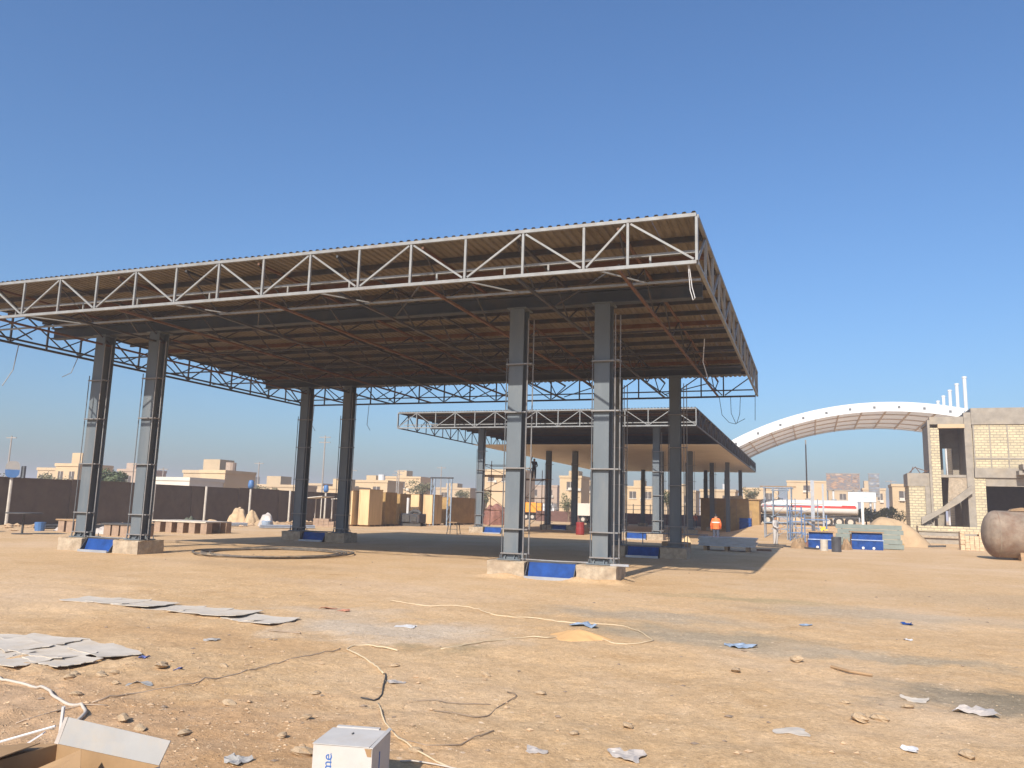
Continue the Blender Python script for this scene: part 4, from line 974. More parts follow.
def hut_blocks():
    t = thing('block_pile', (-34.8, 52.4, 0), 'low pile of hollow blocks between the rear left columns', 'block pile')
    for i in range(4):
        for k in range(3 if i < 3 else 2):
            MB().box(-35.5+i*.46, -35.06+i*.46, 52.1, 52.5, -.04+k*.21, .16+k*.21).build('block', 'block_m', t)
hut_blocks()
def canopy_sheet(x, y, label):
    t = thing('lean_to', (x, y, 0), label, 'lean-to', 'pale lean-to roofs by the wall')
    MB().prism([(x-1.0, 2.1), (x+1.0, 2.3), (x+1.0, 2.36), (x-1.0, 2.16)], 'y', y-1, y+1).build('roof', 'house_w', t)
    for s in (-1, 1): MB().tube([(x+s*.9, y-.9, -.1), (x+s*.9, y-.9, 2.15)], .05, 6).build('post', 'wall_post', t)
    for s in (-1, 1): MB().tube([(x+s*.9, y+.9, -.1), (x+s*.9, y+.9, 2.15)], .05, 6).build('post', 'wall_post', t)
canopy_sheet(-41.8, 62.0, 'pale lean-to roof against the wall between the rear left columns')
canopy_sheet(-41.8, 66.5, 'pale lean-to roof further along the wall behind the rear left columns')
# ------------------------------------------------------------------ right-hand yard clutter
def blue_box(x0, x1, y, d, h, label, tier=True):
    z0 = G(x0, y)-.02; t = thing('blue_steel_box', ((x0+x1)/2, y+d/2, z0), label, 'steel box', 'blue steel boxes in the yard')
    MB().box(x0, x1, y, y+d, z0, z0+h*.55).build('lower_box', 'blue', t)
    MB().box(x0+.03, x1-.02, y+.12, y+d, z0+h*.55+.05, z0+h).build('upper_box', 'blue', t)
    MB().box(x0-.03, x1+.03, y-.05, y+d, z0+h*.55, z0+h*.55+.05).build('rim', 'blue_pale', t)
    MB().box(x0-.1, x1+.06, y-.02, y+d+.1, z0+h, z0+h+.06).build('lid_board', 'timber', t)
    for k in (.36, .7):
        xx = x0+(x1-x0)*k; MB().tube([(xx, y-.03, z0+.12), (xx, y-.002, z0+.12)], .075, 12).build('outlet', 'white_plastic', t)
    MB().box(x0-.06, x0-.005, y+.02, y+d-.05, z0, z0+h*.9).build('side_plate', 'rust', t)
M['blue_pale'] = mat('worn pale blue edge', (.30, .36, .52), .6, var=.2)
blue_box(2.1, 3.75, 50.7, .9, .98, 'blue steel box with two round outlets and timber lid, right of the dark drum')
blue_box(-.25, 1.1, 49.4, .9, .95, 'blue steel box behind the pale and dark drums')
def drum(x, y, r_, h, m, label):
    z = G(x, y)-.02; tag(MB().tube([(x, y, z), (x, y, z+h*.04), (x, y, z+h*.33), (x, y, z+h*.36), (x, y, z+h*.66), (x, y, z+h*.69), (x, y, z+h*.97), (x, y, z+h)], [r_*.96, r_, r_*.97, r_, r_*.97, r_, r_, r_*.93], 18).build('steel_drum', m), label, 'drum', 'steel drums by the blue boxes')
drum(.55, 46.4, .2, .62, 'beige_drum', 'pale beige drum in front of the blue steel box')
drum(1.15, 45.9, .25, .80, 'black_drum', 'dark grey drum between the two blue steel boxes')
def panels():
    t = thing('panel_stack', (3.4, 53, 0), 'grey-green horizontal panels stacked behind the blue steel boxes', 'panel stack')
    for k in range(5): MB().box(1.3+.1*(k % 2), 5.0-.08*(k % 3), 52.6, 52.75, .02+k*.28, .28+k*.28).build('panel', 'green_panel', t)
    for x in (1.6, 4.7): MB().box(x, x+.1, 52.76, 52.9, -.05, 1.4).build('post', 'timber', t)
panels()
tag(MB().box(4.3, 5.0, 53.0, 53.6, -.04, .26).box(4.25, 5.05, 52.98, 53.62, .26, .34).build('wooden_box', 'ply_dark'), 'small wooden box at the right end of the panel stack', 'box')
tag(MB().bar((.45, 49.9, 1.0), (.66, 49.9, 1.22), .14, .12).bar((.42, 49.9, 1.24), (.55, 49.9, 1.12), .05, .05).bar((.62, 49.9, 1.04), (.82, 49.9, 1.06), .08, .07).build('yellow_tool', 'yellow'), 'bright yellow power tool resting on the blue steel box', 'tool')
heap('scrap_pile', -.75, 48.6, .4, .4, .5, 'timber', 'rusty scrap heap left of the pale drum', 'scrap', 31, .9, sharp=3)
heap('scrap_pile', 1.75, 49.4, .3, .4, .5, 'timber', 'rusty scrap heap between dark drum and blue box', 'scrap', 32, .9, sharp=3)
heap('red_bag', -.2, 52.0, .35, .3, .5, 'red_brown', 'dull red bag behind the left blue steel box', 'bag', 33, .6)
for k, (a, b) in enumerate((((-1.6, 49.8, .03), (.3, 47.6, .05)), ((-3.9, 51.5, .03), (-1.5, 50.9, .05)), ((-3.0, 48.9, .03), (-1.6, 48.2, .03)))):
    tag(MB().bar(a, b, .09, .09).build('timber_plank', 'chassis'), ['dark plank pointing at the pale drum', 'dark plank near the standing worker in pale clothes', 'short dark plank left of the rusty scrap heap'][k], 'plank', 'planks on the sand')
def sheet_bundle():
    t = thing('sheet_bundle', (-4.1, 41.3, 0), 'bundle of galvanised sheets on timbers at the edge of the canopy shadow', 'sheet bundle')
    for k in range(6): MB().box(-5.35+.04*(k % 2), -2.65+.05*(k % 3), 40.9, 42.1, .22+k*.075, .285+k*.075).build('sheet', 'galv', t)
    for x in (-5.0, -4.0, -3.0): MB().box(x-.08, x+.08, 40.85, 42.15, -.04, .22).build('bearer', 'timber', t)
    MB().box(-2.6, -1.9, 41.4, 41.55, .05, .15).build('loose_end', 'rust', t)
sheet_bundle()
def beam_bundle():
    t = thing('timber_stack', (-6.0, 37.6, 0), 'dark timber stack in the shade left of the galvanised sheets', 'timber stack')
    for k in range(3):
        for i in range(3): MB().box(-6.5, -5.2-.15*i, 37.2+i*.24, 37.4+i*.24, -.02+k*.17, .13+k*.17).build('timber', 'timber', t)
beam_bundle()
heap('cable_heap', -7.0, 48.6, .35, .3, .5, 'ply', 'small yellow-brown heap left of the worker in orange', 'heap', 41, .7)
tag(MB().tube([(-9.0, 44.4, .62), (-5.2, 43.8, .66)], .03, 6).tube([(-8.8, 44.4, 0), (-8.8, 44.4, .62)], .03, 6).tube([(-5.4, 43.85, 0), (-5.4, 43.85, .65)], .03, 6).build('pipe_rail', 'conduit'), 'low steel pipe rail beside the rear right column', 'rail')
# ------------------------------------------------------------------ people
def person(x, y, z, rz, label, shirt, trousers, arms=None, H=1.75, vest=None, cap=None):
    t = thing('person', (x, y, z), label, 'person', None); 
    k = H/1.75
    A = arms or {-1: ((.26, .03, 1.13), (.27, -.07, .9)), 1: ((.26, .03, 1.13), (.27, -.07, .9))}
    V = []; E = []; Rd = []; Mi = []
    def v(p, r): V.append(Vector(p)*k); Rd.append(r*k*(1.3 if r > .03 else 1)); return len(V)-1
    def e(a, b, m): E.append((a, b)); Mi.append(m)
    pel = v((0, 0, .96), .125); sp = v((0, .01, 1.14), .12); ch = v((0, 0, 1.34), .15); nk = v((0, .0, 1.5), .055); hd = v((0, -.02, 1.60), .085); ht = v((0, -.01, 1.69), .075)
    e(pel, sp, 0); e(sp, ch, 0); e(ch, nk, 0); e(nk, hd, 2); e(hd, ht, 2)
    ns = v((0, -.105, 1.59), .018); e(hd, ns, 2)
    for s in (-1, 1):
        ea = v((s*.085, 0, 1.6), .018); e(hd, ea, 2)
        sh = v((s*.19, 0, 1.42), .07); e(ch, sh, 0)
        (ex, ey, ez), (wx, wy, wz) = A[s]
        el = v((s*ex, ey, ez), .048); e(sh, el, 0)
        wr = v((s*wx, wy, wz), .032); e(el, wr, 0)
        d = (Vector((s*wx, wy, wz))-Vector((s*ex, ey, ez))).normalized()
        pm = v(Vector((s*wx, wy, wz))+d*.07, .034); e(wr, pm, 2)
        sidev = d.cross(Vector((0, 1, .3))).normalized()
        for q in range(4):
            f1 = v(Vector((s*wx, wy, wz))+d*.115+sidev*(q-1.5)*.019, .0095); f2 = v(Vector((s*wx, wy, wz))+d*(.165-.008*abs(q-1.5))+sidev*(q-1.5)*.02+Vector((0, -.015, 0)), .008); e(pm, f1, 2); e(f1, f2, 2)
        th = v(Vector((s*wx, wy, wz))+d*.06+sidev*.055*-s, .01); e(wr, th, 2)
        hp = v((s*.09, 0, .9), .095); e(pel, hp, 1)
        kn = v((s*.11, -.025, .5), .068); e(hp, kn, 1)
        an = v((s*.12, .02, .1), .048); e(kn, an, 1)
        to = v((s*.14, -.13, .045), .042); e(an, to, 3)
    me = bpy.data.meshes.new('body'); me.from_pydata([tuple(p) for p in V], E, [])
    o = bpy.data.objects.new('body', me); COL.objects.link(o)
    sk = o.modifiers.new('skin', 'SKIN'); o.modifiers.new('sub', 'SUBSURF').levels = 1
    for i, sv in enumerate(me.skin_vertices[0].data): sv.radius = (Rd[i], Rd[i]*(.8 if i < 3 else 1)); sv.use_root = (i == 0)
    dg = bpy.context.evaluated_depsgraph_get(); nm = bpy.data.meshes.new_from_object(o.evaluated_get(dg)); bpy.data.objects.remove(o)
    for m_ in (shirt, trousers, 'skin', 'hair'): nm.materials.append(M[m_])
    for p in nm.polygons:
        c = p.center; best = (9, 0)
        for (a, b), mi in zip(E, Mi):
            pa, pb = V[a], V[b]; d = pb-pa; tt = max(0, min(1, (c-pa).dot(d)/max(d.length_squared, 1e-9))); dist = (pa+d*tt-c).length-(Rd[a]*(1-tt)+Rd[b]*tt)
            if dist < best[0]: best = (dist, mi)
        p.material_index = best[1]; p.use_smooth = True
    body = bpy.data.objects.new('body', nm); COL.objects.link(body); body.parent = t
    b = MB(); n = 12; vs = []
    for i in range(5):
        a = i/4*math.pi*.55
        vs += [(.098*k*math.sin(a)*math.cos(2*math.pi*j/n), .012*k+.108*k*math.sin(a)*math.sin(2*math.pi*j/n), (1.655+.10*math.cos(a))*k) for j in range(n)]
    b.add(vs, [(i*n+j, i*n+(j+1) % n, (i+1)*n+(j+1) % n, (i+1)*n+j) for i in range(4) for j in range(n)])
    h = b.build('hair', cap or 'hair', None, at=(0, 0, 0), smooth=True); h.parent = t
    if vest:
        vs = []; lv = ((.88, .215, .18), (1.1, .215, .18), (1.3, .245, .205), (1.42, .24, .17), (1.52, .12, .11))
        for z_, a_, b_ in lv: vs += [(a_*k*math.cos(2*math.pi*j/20), b_*k*math.sin(2*math.pi*j/20), z_*k) for j in range(20)]
        g_ = MB().add(vs, [(i*20+j, i*20+(j+1) % 20, (i+1)*20+(j+1) % 20, (i+1)*20+j) for i in range(4) for j in range(20)]).build('vest', vest, None, at=(0, 0, 0), smooth=True); g_.parent = t
        vs = []
        for z_ in (1.24, 1.30): vs += [(.25*k*math.cos(2*math.pi*j/20), .21*k*math.sin(2*math.pi*j/20), z_*k) for j in range(20)]
        f_ = MB().add(vs, [(j, (j+1) % 20, 20+(j+1) % 20, 20+j) for j in range(20)]).build('reflective_band', 'reflect', None, at=(0, 0, 0), smooth=True); f_.parent = g_
    t.rotation_euler.z = rz
    return t
person(-5.42, 49.6, G(-5.4, 49.6), R(175), 'worker in an orange vest with a pale reflective band standing behind the steel sheets', 'hivis', 'cloth_navy', {-1: ((.27, -.02, 1.13), (.24, -.16, .95)), 1: ((.28, .0, 1.13), (.29, -.08, .9))}, 1.78, 'hivis')
person(-2.1, 51.2, G(-2.1, 51.2), R(60), 'worker in pale grey clothes standing in the sun by the scaffold', 'cloth_grey', 'cloth_grey', {-1: ((.27, -.05, 1.14), (.18, -.28, 1.05)), 1: ((.27, 0, 1.13), (.26, -.12, .92))}, 1.78)
person(-22.75, 66.3, 4.37, R(20), 'worker in dark clothes standing on the slim scaffold under the far canopy', 'cloth_dark', 'cloth_dark', {-1: ((.30, -.1, 1.55), (.20, -.18, 1.82)), 1: ((.27, -.02, 1.13), (.22, -.2, 1.05))}, 1.75)
person(-20.0, 69.5, G(-20, 69.5), R(-70), 'person in dark clothes standing beside the far canopy column', 'cloth_dark', 'cloth_dark', {-1: ((.26, -.05, 1.14), (.16, -.26, 1.08)), 1: ((.26, 0, 1.13), (.22, -.2, 1.0))}, 1.75)
person(-13.6, 101.5, G(-13.6, 101.5), R(10), 'distant figure in orange seen under the far canopy', 'hivis', 'cloth_navy', None, 1.75)

# ------------------------------------------------------------------ things lying on the ground
def smooth_path(pts, step=.08):
    P = [Vector((*p, 0)) for p in pts]; P = [P[0]*2-P[1]]+P+[P[-1]*2-P[-2]]; out = []
    for i in range(1, len(P)-2):
        n = max(2, int((P[i+1]-P[i]).length/step))
        for k in range(n):
            t_ = k/n; a, b, c, d = P[i-1], P[i], P[i+1], P[i+2]
            out.append(.5*((2*b)+(c-a)*t_+(2*a-5*b+4*c-d)*t_*t_+(3*b-a-3*c+d)*t_**3))
    out.append(P[-2]); return out
def hose(name, pts, r, m, label, cat, group=None):
    path = smooth_path(pts); 
    q = [(p.x+.015*math.sin(i*.37), p.y+.02*math.sin(i*.23+1), G(p.x, p.y)+r*.75+.004+.006*math.sin(i*.5)) for i, p in enumerate(path)]
    return tag(MB().tube(q, r, 6).build(name, m, smooth=True), label, cat, group)
hg = 'hoses and cables lying on the sand'
hose('pale_hose', [(-7.46, 13.59), (-6.65, 13.37), (-5.85, 13.6), (-5.12, 12.97), (-4.14, 12.84), (-3.59, 12.81), (-2.87, 12.94), (-2.22, 11.86), (-2.2, 11.36), (-2.61, 11.12), (-3.2, 11.64), (-3.53, 10.98), (-3.82, 10.91), (-4.16, 10.1), (-4.43, 9.45)], .009, 'hose', 'long pale yellow hose looping round the small sand mound', 'hose', hg)
hose('pale_hose', [(-4.89, 9.16), (-5.16, 9.23), (-5.44, 9.37), (-5.56, 9.21), (-5.44, 8.93), (-4.76, 8.29), (-4.3, 7.78)], .011, 'hose', 'short curved pale hose left of the grey stain', 'hose', hg)
hose('dark_cable', [(-4.29, 7.79), (-4.05, 7.3), (-3.88, 7.02), (-3.83, 6.81), (-3.95, 6.78)], .008, 'chassis', 'short dark cable with hooked end in front of the grey stain', 'cable', hg)
hose('grey_cable', [(-3.75, 6.7), (-3.5, 6.3), (-3.18, 5.97), (-2.79, 5.65), (-2.44, 5.45), (-2.0, 5.3)], .007, 'hose', 'thin pale cable running behind the white carton', 'cable', hg)
hose('grey_cable', [(-3.5, 6.98), (-3.1, 7.12), (-2.87, 7.26)], .005, 'cable', 'straight thin grey cable beyond the white carton', 'cable', hg)
hose('grey_cable', [(-3.19, 6.71), (-2.77, 6.68), (-2.75, 7.22), (-2.73, 7.63), (-2.89, 7.76)], .005, 'cable', 'hook-shaped thin grey cable right of the straight one', 'cable', hg)
hose('grey_cable', [(-5.6, 8.97), (-5.65, 8.19), (-5.69, 7.3), (-5.68, 6.59), (-5.66, 6.39), (-5.86, 5.95), (-5.88, 5.52)], .006, 'cable_tan', 'long thin grey cable crossing the left foreground', 'cable', hg)
hose('white_hose', [(-7.9, 5.95), (-7.45, 5.85), (-6.79, 5.79), (-6.27, 5.52), (-5.88, 5.39), (-5.6, 5.18), (-5.45, 4.9)], .014, 'hose_white', 'white hose curving towards the open carton', 'hose', hg)
hose('grey_cable', [(-5.95, 4.84), (-5.93, 5.31), (-5.7, 5.5)], .006, 'cable_tan', 'short pale cable behind the open carton', 'cable', hg)
hose('grey_cable', [(-2.81, 5.37), (-2.57, 5.43), (-2.3, 5.36)], .006, 'hose_white', 'short white cable beside the white carton', 'cable', hg)
hose('grey_cable', [(-2.47, 6.33), (-2.62, 5.85), (-2.9, 5.78), (-3.17, 5.97)], .005, 'cable', 'bent thin cable behind the white carton', 'cable', hg)
# coil of black pipe
def coil():
    q = []; cx, cy = -17.45, 23.4
    for i in range(4*60+20):
        a = i/60*2*math.pi; k = i/60; ox, oy = .16*math.sin(k*2.1), .22*math.cos(k*1.7)
        px_ = cx+ox+(2.2+.06*k)*math.cos(a+2.4); py_ = cy+oy+(2.35+.05*k)*math.sin(a+2.4)
        q.append((px_, py_, G(px_, py_)+.035+.045*(.5+.5*math.sin(a*1.3+k))*min(1, k)))
    tag(MB().tube(q, .032, 6).build('pipe_coil', 'black_pipe', smooth=True), 'large loose coil of dusty black pipe in front of the rear left columns', 'pipe coil')
coil()
# flattened grey boards
def board(name, x, y, w_, d, rz, label, seed, group, lift=0, m='card_grey'):
    rnd = random.Random(seed); n = 8; vs = []; fs = []
    ph = rnd.uniform(0, 6); am = rnd.uniform(.001, .004); cu = [rnd.uniform(0, .012) for _ in range(4)]
    c, s = math.cos(rz), math.sin(rz); zmax = 0
    top = []
    for i in range(n+1):
        for j in range(n+1):
            u, v_ = i/n-.5, j/n-.5
            lx = u*w_+(rnd.uniform(-.03, .03) if i in (0, n) else 0); ly = v_*d+(rnd.uniform(-.03, .03) if j in (0, n) else 0)
            px_ = x+lx*c-ly*s; py_ = y+lx*s+ly*c
            z = am*math.sin(u*5+ph)+sum(cu[k]*max(0, (u*sx+v_*sy)-.25)**1.5*4 for k, (sx, sy) in enumerate(((1, 1), (1, -1), (-1, 1), (-1, -1))))
            top.append((px_, py_, z))
    base = sorted(G(p[0], p[1])-p[2] for p in top)[int(len(top)*.8)]
    zt = [base+z+lift+.006 for px_, py_, z in top]
    vs = [(p[0], p[1], z) for p, z in zip(top, zt)]+[(p[0], p[1], z-.007) for p, z in zip(top, zt)]
    N = (n+1)**2
    for i in range(n):
        for j in range(n):
            a = i*(n+1)+j; fs += [(a, a+n+1, a+n+2, a+1), (N+a, N+a+1, N+a+n+2, N+a+n+1)]
    rim = [i*(n+1) for i in range(n+1)]+[n*(n+1)+j for j in range(1, n+1)]+[i*(n+1)+n for i in range(n-1, -1, -1)]+[j for j in range(n-1, 0, -1)]
    for k in range(len(rim)): a, b = rim[k], rim[(k+1) % len(rim)]; fs.append((a, b, N+b, N+a))
    return tag(MB().add(vs, fs).build(name, m, fix=True), label, 'board', group)
ga = 'grey boards of the far strip'; gb = 'grey boards of the near patch'
rnd = random.Random(5)
K = 0
far = [(-11.75, 10.75), (-11.15, 10.82), (-10.55, 10.78), (-9.95, 10.80), (-9.35, 10.72), (-8.75, 10.66), (-8.2, 10.56), (-7.85, 10.45)]
for i, (x, y) in enumerate(far):
    board('grey_board', x, y, .78, .62+.06*(i % 3), R(rnd.uniform(-8, 8))-.05, f'{ORD[i]} flat grey board from the left in the far strip on the sand', 100+i, ga, lift=.007*(i % 3))
near_ = [(-9.75, 7.4), (-9.5, 6.95), (-8.95, 7.55), (-8.85, 7.1), (-8.75, 6.7), (-8.2, 7.5), (-8.1, 7.0), (-8.2, 6.55), (-7.72, 7.35), (-7.75, 6.78)]
for i, (x, y) in enumerate(near_):
    board('grey_board', x, y, .85, .5, R(rnd.uniform(-14, 14))-.12, f'{ORD[i]} flat grey board, counting from the left, in the near patch at the left edge', 200+i, gb, lift=.007*((i*3) % 5))
# ------------------------------------------------------------------ cartons
def text_mesh(body, size, m):
    cu = bpy.data.curves.new('t', 'FONT'); cu.body = body; cu.size = size; cu.extrude = .0006; cu.align_x = 'CENTER'; cu.align_y = 'CENTER'
    o = bpy.data.objects.new('t', cu); COL.objects.link(o); dg = bpy.context.evaluated_depsgraph_get(); me = bpy.data.meshes.new_from_object(o.evaluated_get(dg)); bpy.data.objects.remove(o)
    me.materials.clear(); me.materials.append(M[m]); return me
def white_carton():
    cx, cy = -2.828, 4.758; z0 = G(cx, cy)-.01; w_, d, h = .385, .385, .335; rz = R(12)
    t = thing('white_carton', (cx, cy, z0), 'closed white carton with blue lettering standing at the bottom of the picture', 'carton')
    def sub(o): o.parent = t; return o
    sub(MB().box(-w_/2, w_/2, -d/2, d/2, 0, h).build('body', 'card_bright', None, at=(0, 0, 0)))
    # top flaps, slightly lifted at back and right
    sub(MB().add([(-w_/2-.004, -d/2-.004, h+.004), (w_/2-.02, -d/2-.004, h+.003), (w_/2-.02, d/2-.04, h+.012), (-w_/2-.004, d/2-.04, h+.010), (-w_/2-.004, -d/2-.004, h+.008), (w_/2-.02, -d/2-.004, h+.007), (w_/2-.02, d/2-.04, h+.016), (-w_/2-.004, d/2-.04, h+.014)],
                 [(0, 1, 2, 3), (4, 7, 6, 5), (0, 4, 5, 1), (1, 5, 6, 2), (2, 6, 7, 3), (3, 7, 4, 0)]).build('flap', 'card_bright', None, at=(0, 0, 0)))
    sub(MB().box(-w_/2+.02, w_/2-.07, d/2-.035, d/2+.003, h+.002, h+.022).build('flap', 'card_bright', None, at=(0, 0, 0)))
    sub(MB().add([(w_/2-.014, -d/2-.01, h+.002), (w_/2+.006, -d/2-.01, h-.002), (w_/2+.006, d/2, h+.012), (w_/2-.014, d/2, h+.02), (w_/2-.014, -d/2-.01, h+.008), (w_/2+.006, -d/2-.01, h+.004), (w_/2+.006, d/2, h+.018), (w_/2-.014, d/2, h+.026)],
                 [(0, 1, 2, 3), (4, 7, 6, 5), (0, 4, 5, 1), (1, 5, 6, 2), (2, 6, 7, 3), (3, 7, 4, 0)]).build('flap', 'card_bright', None, at=(0, 0, 0)))
    sub(MB().prism([(w_/2-.03, h-.05), (w_/2-.004, h-.05), (w_/2-.004, h-.004), (w_/2-.05, h-.004)], 'y', -d/2-.003, -d/2-.001).build('torn_corner', 'card_brown', None, at=(0, 0, 0)))
    sub(MB().box(-.02, -.012, .02, .05, h+.0155, h+.02).build('staple_mark', 'chassis', None, at=(0, 0, 0)))
    me = text_mesh('ame', .085, 'ink'); o = bpy.data.objects.new('printed_text', me); COL.objects.link(o); o.parent = t
    o.rotation_euler = (R(90), R(-90), 0); o.location = (-w_/2+.10, -d/2-.0015, h-.12)
    sub(MB().box(-w_/2+.118, -w_/2+.122, -d/2-.002, -d/2-.0005, .12, h-.045).build('printed_line', 'ink', None, at=(0, 0, 0)))
    sub(MB().box(w_/2+.0005, w_/2+.002, -.045, -.03, .08, h-.06).build('printed_bar', 'ink', None, at=(0, 0, 0)))
    t.rotation_euler.z = rz
white_carton()
def open_carton():
    A, B = Vector((-4.17, 3.69, 0)), Vector((-3.36, 3.64, 0)); z0 = G(-3.8, 3.5)-.01; h = .36
    t = thing('open_carton', (-3.78, 3.5, z0), 'torn open carton with upright white flap and brown inside at the bottom left corner', 'carton')
    th = .006; f = Vector((-.055, -1, 0)).normalized()*.42; up_ = Vector((0, 0, 1)); z_ = Vector((0, 0, z0))
    def plate(name, m, pts, m2=None):      # flat piece with its thickness along the normal
        p = [Vector(q) for q in pts]; n = (p[1]-p[0]).cross(p[2]-p[0]).normalized()*th; k = len(p)
        b = MB().add([q for q in p]+[q-n for q in p], [tuple(range(k)), tuple(range(2*k-1, k-1, -1))]+[(i, i+k, (i+1) % k+k, (i+1) % k) for i in range(k)])
        if m2: b.m[1] = 1
        return b.build(name, [m, m2 or m], t, fix=False)
    C_, D_ = A+f, B+f; H_ = up_*h
    plate('back_panel', 'card_brown', [A+z_, B+z_, B+H_, A+H_], 'card_white')
    plate('left_panel', 'card_brown', [C_+z_, A+z_, A+H_, C_+H_], 'card_white')
    plate('right_panel', 'card_brown', [B+z_, D_+z_, D_+H_, B+H_], 'card_white')
    plate('front_panel', 'card_brown', [D_+z_, C_+z_, C_+H_, D_+H_], 'card_white')
    plate('bottom_panel', 'card_brown', [A+z_+up_*.02, C_+z_+up_*.02, D_+z_+up_*.02, B+z_+up_*.02])
    plate('white_flap', 'card_white', [A+H_+Vector((.004, .002, .002)), B+H_+Vector((-.004, .002, .002)), B+H_+Vector((.03, .035, .125)), A+H_+Vector((.02, .035, .145))], 'card_brown')
    plate('side_flap', 'card_brown', [A+H_, A+H_+Vector((-.27, -.02, -.02)), C_+H_+Vector((-.22, 0, -.06)), C_+H_])
    plate('side_flap', 'card_brown', [A+H_+Vector((-.02, -.10, .03)), A+H_+Vector((-.30, -.2, .0)), C_+H_+Vector((-.28, -.05, .02)), C_+H_+Vector((.05, 0, .03))])
    pk = Vector((-3.80, 3.52, .42))
    plate('inner_flap', 'card_brown', [pk, pk+Vector((-.22, -.22, -.12)), pk+Vector((-.05, -.34, -.20)), pk+Vector((.02, -.3, -.14))])
    plate('inner_flap', 'card_brown', [pk, pk+Vector((.02, -.3, -.14)), pk+Vector((.26, -.22, -.14))])
    plate('edge_tape', 'film', [A+H_+Vector((-.03, .004, .0)), A+H_+Vector((.006, .0, .0)), A+H_+Vector((.026, .03, .148)), A+H_+Vector((-.005, .034, .14))])
open_carton()
wg = 'white plastic strips by the open carton'
tag(MB().tube([(-4.68, 4.15, 0), (-4.66, 4.14, .42)], .012, 6).build('plastic_strip', 'white_plastic'), 'upright white plastic strip left of the open carton', 'plastic strip', wg)
tag(MB().tube([(-5.3, 3.95, .1), (-4.69, 4.12, .3)], .008, 6).build('plastic_strip', 'white_plastic'), 'thin white strip running left from the open carton', 'plastic strip', wg)
tag(MB().bar((-4.95, 3.75, .03), (-4.62, 3.98, .3), .06, .006).build('plastic_strip', 'white_plastic'), 'bent wide white strip behind the brown carton flap', 'plastic strip', wg)
# ------------------------------------------------------------------ stones, gravel, litter
ICO = None
def stone_mesh(seed, r_):
    rnd = random.Random(seed); b = MB(); n = 7; vs = [(0, 0, .55)]; 
    for i, (z, q) in enumerate(((.38, .7), (0, 1.0), (-.35, .75))):
        for j in range(n): a = 2*math.pi*(j+.5*i)/n; s = q*rnd.uniform(.75, 1.15); vs.append((s*math.cos(a)*1.15, s*math.sin(a)*.9, z+rnd.uniform(-.1, .1)))
    fs = [(0, 1+j, 1+(j+1) % n) for j in range(n)]
    for i in range(2):
        for j in range(n): fs.append((1+i*n+j, 1+(i+1)*n+j, 1+(i+1)*n+(j+1) % n, 1+i*n+(j+1) % n))
    fs.append(tuple(1+2*n+j for j in range(n)))
    return [(x*r_, y*r_, z*r_) for x, y, z in vs], fs
ST = [(-6.53, 6.98, .085), (-6.71, 6.37, .06), (-7.0, 6.31, .06), (-6.6, 6.43, .045), (-6.06, 7.4, .06), (-4.59, 5.2, .055), (-4.45, 6.76, .04), (-4.02, 5.98, .05), (-3.87, 5.46, .05), (-4.95, 5.12, .05), (-6.3, 5.72, .05), (-5.21, 5.21, .06), (-4.91, 6.1, .055),
      (-1.52, 7.04, .06), (-2.57, 7.87, .05), (-3.37, 8.39, .05), (-1.86, 6.58, .045), (-2.81, 5.64, .05), (-3.5, 5.2, .075), (-4.42, 8.25, .05), (.35, 8.21, .09), (.53, 8.39, .08), (-.24, 10.94, .10), (1.08, 7.38, .07), (-.88, 9.94, .07), (.82, 8.95, .06), (.25, 8.9, .05), (-6.85, 6.5, .05), (-6.95, 6.2, .055), (-6.35, 6.2, .045)]
smesh = []
for k in range(6):
    vs, fs = stone_mesh(k+40, 1.0); me = bpy.data.meshes.new('stone'); me.from_pydata(vs, [], fs); me.materials.append(M['stone']); me.update(); smesh.append(me)
rnd = random.Random(9)
for k, (x, y, s) in enumerate(ST):
    o = bpy.data.objects.new('stone', smesh[k % 6]); link(o, None, (x, y, G(x, y)+s*.34)); o.scale = (s*1.1, s*.9, s*rnd.uniform(.7, 1)); o.rotation_euler = (rnd.uniform(-.2, .2), rnd.uniform(-.2, .2), rnd.uniform(0, 6))
    tag(o, 'fist sized tan stone lying loose on the sandy ground', 'stone', 'loose stones')
def gravel(name, cnt, rmin, rmax, seed, region, m):
    rnd = np.random.default_rng(seed); V = []; F = []; o = 0
    bs = [stone_mesh(s+90, 1.0) for s in range(5)]
    oc_v = np.array([(1, 0, 0), (0, 1, 0), (-1, 0, 0), (0, -1, 0), (.15, .1, .5), (0, 0, -.6)], dtype=float); oc_f = [(0, 1, 4), (1, 2, 4), (2, 3, 4), (3, 0, 4), (1, 0, 5), (2, 1, 5), (3, 2, 5), (0, 3, 5)]
    P = region(rnd, cnt)
    Z = gz(P[:, 0], P[:, 1])
    for (x, y), z in zip(P, Z):
        r_ = rmin+(rmax-rmin)*rnd.random()**4; a = rnd.random()*6.28; c, s = math.cos(a), math.sin(a)
        q = oc_v*rnd.uniform(.7, 1.25, (6, 3))*r_
        V.append(np.stack([x+q[:, 0]*c-q[:, 1]*s, y+q[:, 0]*s+q[:, 1]*c, z+q[:, 2]*.8+r_*.15], 1)); F += [(a_+o, b_+o, c_+o) for a_, b_, c_ in oc_f]; o += 6
    me = bpy.data.meshes.new(name); me.from_pydata(np.concatenate(V).tolist(), [], F); me.materials.append(M[m]); me.update()
    ob = bpy.data.objects.new(name, me); link(ob, None, (0, 0, 0)); ob['kind'] = 'stuff'; ob['label'] = {'pebbles': 'scattered small pebbles over the sandy yard', 'earth_clods': 'loose earth clods in the left foreground', 'dark_debris': 'dark crumbs and twigs scattered over the sandy yard', 'wall_rubble': 'broken rubble strewn along the foot of the boundary wall'}[name]; ob['category'] = 'pebbles'
